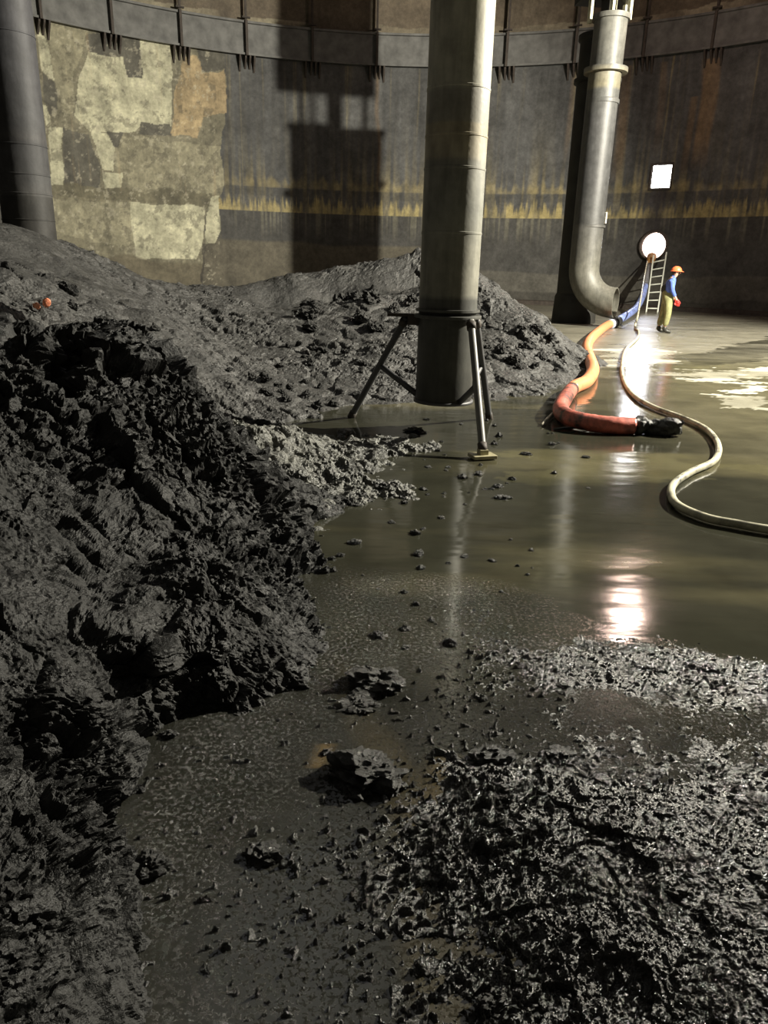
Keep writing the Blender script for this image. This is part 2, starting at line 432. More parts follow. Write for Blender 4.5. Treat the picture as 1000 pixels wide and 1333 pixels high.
    cell = ~(inman | insq)
    o, used = grid_mesh('wall_back', V, ns, nz, M_wall, keep=cell)
    add_color(o, c[used]); o['kind'] = 'structure'
build_wall()

def arc_wall(name, s0, s1, n, mat):
    V = []; Fs = []
    for i in range(n + 1):
        s = s0 + (s1 - s0) * i / n
        V += [W(s, 0), W(s, HT)]
    for i in range(n): Fs.append((2 * i, 2 * i + 2, 2 * i + 3, 2 * i + 1))
    o = mesh_obj(name, V, Fs, mat); o['kind'] = 'structure'; return o
arc_wall('wall_front', S1, 2 * PI * R + S0, 90, M_shellback)
def disc(name, z, mat, flip=False):
    V = [(CX, CY, z)] + [(CX + (R + .05) * math.sin(2 * PI * k / 128), CY + (R + .05) * math.cos(2 * PI * k / 128), z) for k in range(128)]
    Fs = [(0, 1 + k, 1 + (k + 1) % 128) for k in range(128)]
    o = mesh_obj(name, V, Fs, mat, smooth=False); o['kind'] = 'structure'; return o
disc('ceiling', HT, M_ceil)

STAIN_LIGHT_SHADE = {
'pale': [[(4.975, 12.476), (5.531, 13.16), (5.946, 13.343), (6.268, 12.717), (5.492, 11.709), (4.714, 11.416)], [(4.336, 9.922), (4.898, 10.254), (5.202, 10.114), (5.442, 9.969), (4.789, 9.261), (4.324, 9.3)], [(6.221, 13.193), (7.724, 14.127), (6.799, 12.361), (5.838, 11.933)], [(4.486, 12.858), (4.934, 12.469), (4.755, 11.993), (4.322, 12.175)], [(4.83, 10.986), (5.893, 11.539), (5.581, 10.895), (4.761, 10.558)], [(4.866, 16.247), (5.873, 17.302), (5.735, 15.436), (4.629, 13.085), (4.059, 12.973), (3.878, 13.789)]],  # bright glare and lit patches on the floor, painted into the albedo
'dark': [[(5.852, 15.327), (7.255, 16.822), (10.679, 20.981), (12.035, 22.356), (9.123, 16.797), (6.564, 14.117), (5.531, 13.684)]],  # shadow stripe across the floor, painted as a darker albedo
'olive': [[(0.946, 6.422), (1.569, 6.781), (2.564, 6.739), (2.642, 6.197), (1.94, 5.449), (1.222, 5.702)], [(2.715, 6.388), (3.313, 6.213), (3.511, 6.084), (3.333, 5.744), (2.696, 6.005)], [(5.499, 14.362), (6.582, 14.837), (6.348, 13.632), (5.355, 13.227)]],
}
def build_floor():
    r = np.exp(np.concatenate([[math.log(.01)], np.arange(math.log(.25), math.log(39.5), .006)])); t = np.radians(np.arange(-180, 180.01, 1.0))
    tf = np.radians(np.arange(-42, 42.01, .18)); t = np.unique(np.concatenate([t[(t < tf[0]) | (t > tf[-1])], tf]))
    Rg, Tg = np.meshgrid(r, t, indexing='ij'); x = (Rg * np.sin(Tg)).ravel(); y = (Rg * np.cos(Tg)).ravel()
    # stay inside the shell
    dx, dy = x - CX, y - CY; d = np.sqrt(dx * dx + dy * dy); inside = d < R + .25
    P = np.stack([x, y, x * 0], 1)
    Ps = P * np.array([.7, 2.2, 1]); wx = x + .45 * fbm(Ps, 1.1, 5, 600, .6); wy = y + .28 * fbm(Ps, 1.3, 5, 602, .62)
    st = fbm(np.stack([x * .35, y * 1.1, x * 0], 1), 1.0, 5, 604)
    c = np.tile(np.array([0.030, 0.030, 0.021]), (len(x), 1)); ro = np.full(len(x), .13); sk = np.zeros(len(x))
    def mix(m, col, rr=None):
        m = np.clip(m, 0, 1); c[:] = c * (1 - m)[:, None] + np.array(col) * m[:, None]
        if rr is not None: ro[:] = ro * (1 - m) + rr * m
    mix((st - .05) * 1.6, (0.085, 0.078, 0.045), .19)
    mix(np.clip((wx - 2.2) / 1.5, 0, 1) * np.clip((wy - 5) / 3, 0, 1) * .8, (0.12, 0.11, 0.068), .26)
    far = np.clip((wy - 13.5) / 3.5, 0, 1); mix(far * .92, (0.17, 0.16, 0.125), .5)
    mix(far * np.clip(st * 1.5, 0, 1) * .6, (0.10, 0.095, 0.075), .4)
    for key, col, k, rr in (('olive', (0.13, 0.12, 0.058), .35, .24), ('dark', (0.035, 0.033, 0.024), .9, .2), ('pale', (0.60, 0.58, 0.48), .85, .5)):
        for pl in STAIN_LIGHT_SHADE[key]:
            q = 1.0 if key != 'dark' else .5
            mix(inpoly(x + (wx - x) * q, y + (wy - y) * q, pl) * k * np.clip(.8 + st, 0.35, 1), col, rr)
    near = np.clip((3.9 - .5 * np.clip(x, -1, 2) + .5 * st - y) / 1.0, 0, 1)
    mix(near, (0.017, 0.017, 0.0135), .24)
    mix(near * np.clip((fbm(np.stack([x * 3.2 + y * .9, y * .8, x * 0], 1), 1.0, 3, 610) - .55) * 3, 0, 1), (0.030, 0.026, 0.016), .25)
    mix(np.exp(-((x - .19 - .25 * (y - 2.0)) / .05) ** 2) * (np.abs(y - 1.97) < .2) * .8, (0.055, 0.042, 0.02), .25)
    mix(np.exp(-((x + .20 - .2 * (y - 2.1)) / .03) ** 2) * (np.abs(y - 2.14) < .07) * .7, (0.10, 0.07, 0.03), .25)
    sk = near * np.clip(.35 + .9 * (x + .6), .15, 1.0)
    V = P.copy()
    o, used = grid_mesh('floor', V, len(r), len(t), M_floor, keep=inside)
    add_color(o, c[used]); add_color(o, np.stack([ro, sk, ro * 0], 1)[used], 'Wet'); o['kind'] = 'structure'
build_floor()

# ring girder round the shell
def ring():
    prof = [(0.0, 10.02), (0.34, 9.98), (0.34, 10.06), (0.24, 10.07), (0.22, 11.16), (0.34, 11.17), (0.34, 11.25), (0.0, 11.28)]
    n = 240; V = []; Fs = []; k = len(prof)
    for i in range(n):
        s = 2 * PI * R * i / n
        V += [W(s, z, o) for o, z in prof]
    for i in range(n):
        j = (i + 1) % n
        for q in range(k - 1): Fs.append((i * k + q, i * k + q + 1, j * k + q + 1, j * k + q))
    o = mesh_obj('trim_1', V, Fs, M_ring, smooth=False); o['kind'] = 'structure'
    n2 = 240; V = []; Fs = []
    pr = [(0.0, 0.0), (0.10, 0.0), (0.10, 0.16), (0.0, 0.2)]
    for i in range(n2):
        s = 2 * PI * R * i / n2; V += [W(s, z, o) for o, z in pr]
    for i in range(n2):
        j = (i + 1) % n2
        for q in range(3): Fs.append((i * 4 + q, i * 4 + q + 1, j * 4 + q + 1, j * 4 + q))
    o = mesh_obj('baseboard_back', V, Fs, M_rust, smooth=False); o['kind'] = 'structure'
ring()

# brackets of the ring girder: slim post above, fins below
BR = [-15.48, -12.74, -9.93, -7.14, -4.25, -1.37, 1.53, 4.43, 7.41, 10.27, 12.97]
BL = ['dark rusty girder bracket beside the head of the left dark column',
      'dark girder bracket above the pale peeled patch, left of its grey notch',
      'dark girder bracket with a long rust drip above the orange stained patch',
      'dark girder bracket between the orange patch and the broad column shadow',
      'dark girder bracket inside the broad column shadow on the wall',
      'dark girder bracket above a pale streak, between wall shadow and central column',
      'dark girder bracket hidden close behind the bright central column',
      'dim girder bracket first to the right of the central column',
      'dim girder bracket just left of the dark column behind the elbow pipe',
      'dim girder bracket just right of the elbow pipe, above two olive streaks',
      'dim girder bracket over the broad rust streak at the far right']
def bracket_root(i, s):
    o = empty('girder_bracket', tuple(W(s, 10.0)), BL[i], 'bracket', 'girder brackets along the ring')
    o.rotation_euler = (0, 0, Wrot(s)); return o
r0 = bracket_root(0, BR[0])
boxes('post', [((0, -.40, .60), (.10, .10, 1.3), 0), ((0, -.30, 2.3), (.09, .09, 2.2), 0), ((0, -.38, 1.35), (.34, .10, .06), 0)], M_rust, r0)
for x, h in ((-.28, .62), (-.04, .5), (.15, .5), (.34, .62)):
    V = []; tt = .035
    for dx in (-tt, tt):
        V += [(x + dx, -.0, 0), (x + dx, -.33, 0), (x + dx, -.30, -.12), (x + dx, -.03, -h)]
    mesh_obj('fin', V, [(3, 2, 1, 0), (4, 5, 6, 7), (0, 1, 5, 4), (1, 2, 6, 5), (2, 3, 7, 6), (3, 0, 4, 7)], M_rust, r0, smooth=False)
for i, s in enumerate(BR[1:], 1):
    r_ = bracket_root(i, s)
    for ch in list(r0.children):
        c = ch.copy(); COL.objects.link(c); c.parent = r_

# square opening
def opening():
    s0, s1, z0, z1 = SQ; b = .07
    def bar(sa, za, sb, zb, d=.16):
        a, bb, c, dd = W(sa, za, -.02), W(sb, za, -.02), W(sb, zb, -.02), W(sa, zb, -.02)
        e, f, g, h = W(sa, za, d - .1), W(sb, za, d - .1), W(sb, zb, d - .1), W(sa, zb, d - .1)
        return [a, bb, c, dd, e, f, g, h]
    V = []; Fs = []
    for q in ((s0 - b, z0 - b, s1 + b, z0), (s0 - b, z1, s1 + b, z1 + b), (s0 - b, z0, s0, z1), (s1, z0, s1 + b, z1)):
        k = len(V); V += bar(*q)
        Fs += [tuple(k + j for j in t) for t in ((3, 2, 1, 0), (4, 5, 6, 7), (0, 1, 5, 4), (1, 2, 6, 5), (2, 3, 7, 6), (3, 0, 4, 7))]
    fr = mesh_obj('window_1', V, Fs, M_rust, smooth=False); fr['kind'] = 'structure'
    # bright outside seen through the hole
    V = [W(s0 - .3, z0 - .3, -.25), W(s1 + .3, z0 - .3, -.25), W(s1 + .3, z1 + .3, -.25), W(s0 - .3, z1 + .3, -.25)]
    mesh_obj('daylight', V, [(0, 1, 2, 3)], M_glow, fr, smooth=False)
    # round manhole: neck ring, flange with bolts, bright outside
    root = empty('manhole', tuple(W(MAN_S, MAN_Z)), 'round glowing manhole in the tank wall above the ladder', 'manhole')
    root.rotation_euler = (0, 0, Wrot(MAN_S))
    V = []; Fs = []; n = 64
    prof = [(.55, .30), (.55, -.16), (.60, -.16), (.60, -.02), (.66, -.02), (.66, .02)]
    for r, y in prof:
        for k in range(n):
            t = 2 * PI * k / n; V.append((r * math.cos(t), y, r * math.sin(t)))
    for i in range(len(prof) - 1):
        for k in range(n):
            k2 = (k + 1) % n; Fs.append((i * n + k, i * n + k2, (i + 1) * n + k2, (i + 1) * n + k))
    mesh_obj('neck', V, Fs, M_rust, root)
    V = [(.56 * math.cos(2 * PI * k / n), .28, .56 * math.sin(2 * PI * k / n)) for k in range(n)]
    g = mesh_obj('daylight', V, [tuple(range(n))], M_glow2, root, smooth=False); 
opening()

# ------------------------------------------------------------------ columns
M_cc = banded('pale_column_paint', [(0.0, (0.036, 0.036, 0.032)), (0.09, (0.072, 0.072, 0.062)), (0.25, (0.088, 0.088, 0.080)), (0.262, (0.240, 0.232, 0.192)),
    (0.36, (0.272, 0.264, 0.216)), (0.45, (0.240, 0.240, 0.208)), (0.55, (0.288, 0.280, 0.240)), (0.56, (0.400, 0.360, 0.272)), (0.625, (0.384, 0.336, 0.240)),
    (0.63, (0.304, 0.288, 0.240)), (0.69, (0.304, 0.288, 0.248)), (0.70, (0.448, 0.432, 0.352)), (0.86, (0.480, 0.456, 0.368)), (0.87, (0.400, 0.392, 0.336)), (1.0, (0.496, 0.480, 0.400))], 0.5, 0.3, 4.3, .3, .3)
def center_column():
    X, Y, RR = 0.572, 7.50, 0.283
    root = empty('pipe_column', (X, Y, 0), 'tall round pipe column in the centre with a bright right edge and splayed legs', 'column')
    z = [.30, .305, .34]; prof = [(RR - .03, .33), (RR - .03, .30), (RR, .30), (RR, 1.10)]
    for zz in (1.9, 2.45, 2.72, 3.1, 3.9, 6, 9):
        prof += [(RR, zz - .012), (RR + .004, zz - .008), (RR + .004, zz + .008), (RR, zz + .012)]
    prof += [(RR, HT)]
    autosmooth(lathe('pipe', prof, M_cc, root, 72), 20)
    fl = lathe('flange', [(RR, 1.125), (RR + .045, 1.125), (RR + .05, 1.13), (RR + .05, 1.15), (RR + .045, 1.155), (RR, 1.156), (RR, 1.185), (RR + .03, 1.187), (RR + .03, 1.21), (RR, 1.212)], M_cc, root, 72); autosmooth(fl)
    lathe('foot_rim', [(RR, .30), (RR + .018, .30), (RR + .018, .325), (RR, .33)], M_lead, root, 72)
    boxes('side_arm', [((-.42, .02, 1.14), (.34, .09, .03), .0), ((-.33, .0, 1.10), (.12, .08, .1), 0)], M_rust, root)
    legs = [((-.40, .03, 1.12), (-.965, .56, 0.0)), ((.205, -.26, 1.12), (.285, -1.14, 0.06)), ((.29, .06, 1.12), (.578, .69, 0.0))]
    for i, (a, b) in enumerate(legs):
        a = Vector(a); b = Vector(b); d = (b - a)
        lg = tube('leg', [a, a + d * .03, a + d * .97, b], .034, M_grey if i == 1 else M_lead, root, 16)
        lg2 = tube('sleeve', [a + d * .02, a + d * .07], .045, M_rust, lg, 16)
        tube('shoe', [a + d * .94, b + Vector((0, 0, -.0))], .042, M_rust, lg, 12)
    for i, (a, b) in enumerate((((-.66, .27, .62), (-.24, .02, .34)), ((.25, -.68, .60), (.15, -.20, .33)), ((.42, .36, .66), (.25, .12, .36)))):
        if i == 1: a = (.244, -.70, .57)
        tube('brace', [a, b], .030, M_lead, root, 12)
    boxes('foot_plate', [((.285, -1.14, .025), (.22, .16, .03), .3), ((.285, -1.14, .06), (.08, .08, .05), .3)], simple('foot_plate_yellow', (.35, .32, .2), .4), root, .004)
center_column()

def left_column():
    X, Y = -4.86 - .0, 10.6; RR = .325
    root = empty('tank_column', (X, Y, 0), 'dark round roof column at the left edge, standing in the sludge', 'column')
    t = banded('old_dark_column_paint', [(0, (.024, .023, .02)), (.30, (.028, .026, .023)), (.555, (.030, .029, .027)), (.56, (.062, .06, .058)), (.60, (.05, .05, .05)), (.70, (.045, .045, .047)), (.72, (.060, .058, .058)), (.75, (.046, .046, .048)), (1, (.05, .05, .055))], .62, 0, 4.2, .35, .3)
    prof = [(RR, 0)]
    for zz in (2.05, 2.37, 2.6, 2.95, 4.2, 7, 10): prof += [(RR, zz - .01), (RR + .006, zz - .006), (RR + .006, zz + .006), (RR, zz + .01)]
    autosmooth(lathe('shaft', prof + [(RR, HT)], t, root, 64), 20)
    lathe('cap_collar', [(RR, 12.9), (.6, 13.2), (.6, 13.5), (RR, 13.55)], M_rust, root, 48)
left_column()

M_pipe = banded('elbow_pipe_paint', [(0.0, (0.144, 0.140, 0.115)), (.20, (0.137, 0.133, 0.112)), (.24, (0.115, 0.112, 0.097)), (.345, (0.094, 0.092, 0.086)), (.35, (0.068, 0.068, 0.066)), (.5, (0.065, 0.065, 0.065)), (.68, (0.079, 0.079, 0.079)), (.77, (0.108, 0.108, 0.101)), (.78, (0.194, 0.176, 0.122)), (.83, (0.202, 0.187, 0.144)), (.84, (0.108, 0.107, 0.097)), (1.0, (0.158, 0.155, 0.137))], .5, 0, 8.2)
def elbow_pipe():
    X, Y = 5.80, 23.25; RR = .44
    root = empty('elbow_pipe', (X, Y, 0), 'tall grey riser pipe with a bottom elbow opening to the right', 'pipe')
    cen = Vector((1.0 - .02, -.25, 1.78)); br = .99   # elbow bend
    path = []; d = Vector((.88, -.48, 0)).normalized()
    path += [Vector((0.0, 0, 8.05)), Vector((-.02, 0, 6.0)), Vector((-.03, 0, 4.0)), Vector((-.03, 0, 2.4)), Vector((-.03, 0, 1.72))]
    c0 = Vector((-.03, 0, 1.70)) + d * br
    for k in range(1, 15):
        a = PI / 2 * k / 14
        path.append(c0 + (-d * math.cos(a) + Vector((0, 0, -1)) * math.sin(a)) * br)
    path.append(path[-1] + d * .05)
    V, Fs = tube_data(path, RR, 40, cap=False)
    rim = [v for v in V[-40:]]; k0 = len(V)
    cc = path[-1]
    inner = [cc + (v - cc) * .93 for v in rim]; V += inner
    deep = [cc - d * .35 + (v - cc) * .93 for v in rim]; V += deep
    for k in range(40):
        k2 = (k + 1) % 40
        Fs.append((k0 - 40 + k, k0 - 40 + k2, k0 + k2, k0 + k)); Fs.append((k0 + k, k0 + k2, k0 + 40 + k2, k0 + 40 + k))
    Fs.append(tuple(k0 + 40 + k for k in range(40)))
    autosmooth(mesh_obj('pipe', V, Fs, M_pipe, root), 50)
    for zz in (6.83,):
        autosmooth(lathe('collar', [(RR, zz - .07), (RR + .15, zz - .07), (RR + .15, zz + .05), (RR, zz + .06)], M_pipe, root, 48))
    autosmooth(lathe('weld_band', [(RR, 2.78), (RR + .015, 2.79), (RR + .015, 2.85), (RR, 2.86)], M_pipe, root, 48))
    autosmooth(lathe('weld_band', [(RR, 6.0), (RR + .015, 6.01), (RR + .015, 6.1), (RR, 6.12)], M_pipe, root, 48))
    autosmooth(lathe('top_flange', [(RR - .1, 8.02), (RR + .06, 8.02), (RR + .06, 8.14), (RR - .1, 8.15)], M_pipe, root, 48))
    boxes('drip_stain', [((.38, -.22, 3.05), (.04, .1, .32), .5)], simple('white_scale', (.75, .73, .66), .4), root, .02)
    M_bar = simple('pale_steel_bar', (.55, .53, .38), .4)
    for (x, y) in ((-.50, .35), (.0, .0), (.16, .45), (.46, -.05), (.60, .97)):
        boxes('hanger_bar', [((x, y, 8.40), (.10, .10, .72), .6)], M_bar, root)
    boxes('hanger_neck', [((.07, .68, 8.40), (.30, .30, .9), .6)], M_blackcol, root)
    boxes('hanger_head', [((.0, .5, 9.3), (1.45, 1.45, 1.25), .1), ((.0, .5, 11.7), (1.35, 1.35, 3.6), .1)], M_blackcol, root)
    # --- the black column behind
    r2 = empty('tank_column', (5.93, 24.6, 0), 'black sludge-stained roof column standing right behind the grey elbow pipe', 'column')
    q = .60
    lathe('shaft', [(q, .35), (q, 7.95)], M_blackcol, r2, 48)
    autosmooth(lathe('base_collar', [(q + .0, .9), (q + .05, .8), (q + .09, .05), (q + .09, 0)], M_blackcol, r2, 48))
    autosmooth(lathe('collar', [(q, 6.78), (q + .08, 6.8), (q + .08, 6.9), (q, 6.92)], M_blackcol, r2, 48))
    autosmooth(lathe('head_plate', [(q, 7.85), (q + .06, 7.9), (q + .06, 8.02), (0.01, 8.03)], M_blackcol, r2, 48))
elbow_pipe()

# ------------------------------------------------------------------ sludge terrain
def rbf(pts, smooth=0.0):
    P = np.array(pts, float); xy = P[:, :2]; z = P[:, 2]
    D = np.sqrt(((xy[:, None] - xy[None]) ** 2).sum(-1) + 1e-6)
    n = len(P); A = np.zeros((n + 3, n + 3)); A[:n, :n] = -D - np.eye(n) * smooth
    A[:n, n] = 1; A[:n, n + 1:] = xy; A[n, :n] = 1; A[n + 1:, :n] = xy.T
    wt = np.linalg.solve(A, np.concatenate([z, [0, 0, 0]]))
    def f(x, y):
        out = np.full(len(x), wt[n]) + wt[n + 1] * x + wt[n + 2] * y
        for k in range(n): out -= wt[k] * np.sqrt((x - xy[k, 0]) ** 2 + (y - xy[k, 1]) ** 2 + 1e-6)
        return out
    return f

def clumpy(V, nu, nv, amp, sc, s, slope_gain=1.0):
    """crags pushed out along the surface normal"""
    N = grid_normals(V, nu, nv)
    Pw = V + np.stack([fbm(V, 2.2 * sc, 3, s), fbm(V, 2.2 * sc, 3, s + 5), fbm(V, 2.2 * sc, 3, s + 9)], 1) * .09 / sc
    Pw2 = Pw + np.stack([fbm(V, 14 * sc, 2, s + 12), fbm(V, 14 * sc, 2, s + 13), fbm(V, 14 * sc, 2, s + 14)], 1) * .014 / sc
    f1, e1 = facet(Pw, 2.3 * sc, s + 1); f2, e2 = facet(Pw2, 6.5 * sc, s + 2); f3, e3 = facet(Pw2, 17 * sc, s + 3); f4, e4 = facet(Pw2, 44 * sc, s + 6)
    f1 = f1 * np.clip(e1 / .16, .15, 1); f2 = f2 * np.clip(e2 / .16, .1, 1); f3 = f3 * np.clip(e3 / .18, .1, 1)
    lumpy = np.clip(.55 + 1.1 * vnoise(V, 1.3 * sc, s + 20), .12, 1.0)
    near_ = np.clip((np.hypot(V[:, 0], V[:, 1]) - 1.2) / 2.6, .30, 1)
    d = f1 * .17 * near_ + (f2 * .075 + f3 * .040 + f4 * .019 + fbm(V, 60 * sc, 2, s + 4) * .007) * (.35 + lumpy)
    d -= .07 * near_ * np.exp(-e1 / .05) + .03 * np.exp(-e2 / .06) * lumpy
    steep = 0.6 + slope_gain * (1 - N[:, 2])
    return V + N * (d * amp / sc * steep)[:, None]

def polar(r0, r1, t0, t1, dr, dt):
    r = np.exp(np.arange(math.log(r0), math.log(r1), dr)); t = np.radians(np.arange(t0, t1, math.degrees(dt)))
    Rg, Tg = np.meshgrid(r, t, indexing='ij')
    return (Rg * np.sin(Tg)).ravel(), (Rg * np.cos(Tg)).ravel(), len(r), len(t)

def arcgrid(f, r0, r1, t0, t1, nr, dt, vert=1.0):
    """polar grid whose rows are spaced evenly along the surface, so that steep faces get as many points"""
    r = np.exp(np.linspace(math.log(r0), math.log(r1), 900)); t = np.radians(np.arange(t0, t1, math.degrees(dt)))
    Rg, Tg = np.meshgrid(r, t, indexing='ij')
    Z = f((Rg * np.sin(Tg)).ravel(), (Rg * np.cos(Tg)).ravel()).reshape(Rg.shape)
    L = np.sqrt(np.diff(Rg, axis=0) ** 2 + (vert * np.diff(Z, axis=0)) ** 2) / (.5 * (Rg[1:] + Rg[:-1]))
    k = np.ones(9) / 9.0
    L = np.stack([np.convolve(np.pad(row, 4, mode='edge'), k, 'valid') for row in L])
    C = np.concatenate([np.zeros((1, len(t))), np.cumsum(L, 0)]); out = np.empty((nr, len(t)))
    u = np.linspace(0, 1, nr)
    for j in range(len(t)): out[:, j] = np.interp(u * C[-1, j], C[:, j], r)
    T2 = np.broadcast_to(t, out.shape)
    return (out * np.sin(T2)).ravel(), (out * np.cos(T2)).ravel(), nr, len(t)

# --- near bank on the left
NT_ = [(-0.165, 4.98), (-0.482, 4.396), (-0.355, 3.383), (-0.234, 2.846), (-0.359, 2.535), (-0.693, 2.363), (-0.785, 2.195), (-0.803, 1.865), (-0.77, 1.707), (-0.599, 1.548), (-0.545, 1.342), (-0.489, 1.191), (-.44, .95), (-.42, .6)]
NB = [(-1.473, 4.6, 1.211), (-1.554, 4.3, 1.203), (-1.736, 4.2, 1.173), (-2.016, 3.9, 1.154), (-2.01, 5.0, 1.143), (-2.678, 5.2, 1.073), (-0.732, 4.2, 0.354), (-1.187, 4.5, 0.886), (-0.933, 4.35, 0.64), (-1.326, 4.2, 0.928), (-1.509, 3.5, 0.655), (-1.671, 3.1, 0.754), (-1.23, 3.8, 0.584), (-1.063, 3.2, 0.378), (-0.659, 2.95, 0.304), (-1.215, 2.7, 0.397), (-1.353, 2.4, 0.523), (-0.571, 2.5, 0.184), (-0.813, 2.35, 0.261), (-0.942, 2.0, 0.318), (-1.093, 1.85, 0.408), (-0.766, 1.55, 0.267), (-0.901, 1.45, 0.347), (-0.651, 1.25, 0.217), (-0.755, 1.15, 0.322), (-0.574, 1.05, 0.179), (-0.691, 1.0, 0.241),
      (-2.6, 3.6, 1.16), (-3.2, 4.6, 1.1), (-2.2, 2.9, 1.08), (-1.95, 2.2, .88), (-1.8, 1.4, .78), (-1.6, .8, .65), (-3.2, 2, 1.2), (-3.8, 3.6, 1.15), (-3.6, 5.4, 1.05), (-2.4, 5.9, .95), (-1.35, 5.35, .55), (-.9, 5.2, .2), (-1.0, 5.9, .1), (-1.7, 6.0, .45)]
NO = [(x + .35, y, -.22) for x, y in NT_] + [(x, y, .0) for x, y in NT_] + [(.6, 3.5, -.5), (.8, 1.5, -.5), (.5, 5.5, -.5), (-.2, 6.0, -.25), (0, .5, -.3)]
def near_bank():
    f = rbf(NB + NO, .02)
    x, y, nu, nv = arcgrid(f, .72, 7.2, -50, 9, 1150, .0024)
    z = f(x, y)
    P0 = np.stack([x, y, z * 0], 1)
    z = z + .05 * fbm(P0, 2.6, 4, 81) * np.clip(z * 4, 0, 1)
    # gully cut into the top edge next to the crest
    g = np.exp(-(((x + 1.66) + .10 * np.sin(y * 5)) / .075) ** 2) * np.clip((y - 3.75) / .25, 0, 1) * np.clip((4.55 - y) / .1, 0, 1)
    z = z - .42 * g
    V = np.stack([x, y, z], 1)
    V = clumpy(V, nu, nv, .95, 1.35, 100, 1.1)
    o, _ = grid_mesh('sludge_bank', V, nu, nv, M_near, keep=V[:, 2] > -.03, smooth=False)
    tag(o, 'near-black crumbling sludge bank rising steeply at the left foreground', 'sludge', kind='stuff')
near_bank()

FB = [(-4.713, 9.5, 1.926), (-4.611, 10.5, 1.831), (-4.509, 11.5, 1.653), (-4.305, 12.5, 1.439), (-4.071, 13.3, 1.19), (-3.453, 14.0, 1.109), (-2.647, 15.0, 1.243), (-1.963, 15.5, 1.396), (-1.078, 16.0, 1.579), (-0.138, 16.3, 1.754), (0.584, 16.5, 1.911), (1.321, 16.5, 1.715), (-2.298, 14.6, 0.783), (-1.006, 15.2, 0.70), (0.505, 15.7, 1.031), (-1.184, 11.0, 0.457), (-0.063, 11.0, 0.486), (-2.202, 10.5, 0.482), (-2.856, 11.0, 0.634), (-0.043, 9.6, 0.141), (-1.016, 9.4, 0.146), (-1.898, 9.0, 0.369), (-1.658, 7.8, 0.21), (-3.784, 7.5, 1.403), (-3.62, 8.5, 1.313), (-3.23, 6.3, 1.068), (-3.083, 7.5, 0.986), (-2.633, 8.5, 0.926), (-3.083, 10.0, 1.003), (0.423, 12.5, 0.718), (-0.368, 13.5, 1.084),
      (-6, 9, 2.1), (-6, 12, 1.9), (-5.5, 14.5, 1.2), (-4.8, 17, .3), (-3, 18, .1), (-1, 18.5, .2), (1, 18.5, .3), (-8, 10, 2.2), (-5, 7.3, 1.6), (-5, 5.8, 1.3), (-8, 7, 1.9), (-8, 14, 1.2)]
FG = [(-0.859, 7.926, 0.0), (0.343, 9.044, 0.0), (-1.6, 7.2, 0.1), (1.141, 9.439, 0.0), (2.045, 10.061, 0), (3.318, 12.828, 0.0), (3.771, 14.992, 0.0), (2.615, 10.98, 0.0), (-.6, 7.2, -.12), (.4, 8.4, -.12), (1.3, 8.8, -.12), (2.4, 9.6, -.12), (3.0, 10.7, -.12), (4.0, 12.7, -.15), (4.5, 15, -.2), (3.4, 16.6, -.05), (2.2, 17.6, .1), (0, 6.8, -.3), (-1.1, 6.6, -.1), (3, 8, -.4)]
RM = [(1.574, 14.0, 1.499), (2.0, 13.6, 1.139), (2.563, 13.2, 0.825), (3.089, 13.0, 0.429), (1.518, 11.0, 0.305), (2.292, 11.5, 0.265), (1.226, 13.0, 0.702), (0.717, 13.5, 0.916), (1.35, 14.1, 1.62), (2.4, 14.8, .8), (1.4, 12.3, .5)]
def far_bank():
    global F_FAR
    f = F_FAR = rbf(FB + FG + RM, .02)
    def part(name, t0, t1, r0, r1, label, seed):
        x, y, nu, nv = arcgrid(f, r0, r1, t0, t1, 620, .0022)
        z = f(x, y); P0 = np.stack([x, y, z * 0], 1)
        z = z + (.07 * fbm(P0, 1.1, 5, 83)) * np.clip(z * 3, 0, 1)
        V = np.stack([x, y, z], 1)
        # smooth cut face at the back: little craggy relief there
        face = np.maximum(np.exp(-(((y - 15.5 - .25 * x) / .9) ** 2)) * (x < .5) * (x > -3), np.exp(-(((x + 4.2) / .95) ** 2 + ((y - 9.0) / 1.9) ** 2)))
        A = clumpy(V, nu, nv, .62, 1.15, seed, .8); V = A + (V - A) * (face * .85)[:, None]
        o, _ = grid_mesh(name, V, nu, nv, M_far, keep=V[:, 2] > -.02, smooth=False)
        tag(o, label, 'sludge', kind='stuff')
    part('sludge_bank', -47, 3.2, 5.9, 18.6, 'long grey lumpy sludge bank in front of the wall, left of the central column', 200)
    part('sludge_mound', 3.1, 18.5, 8.6, 18.4, 'pointed grey sludge mound right behind the central column', 300)
far_bank()

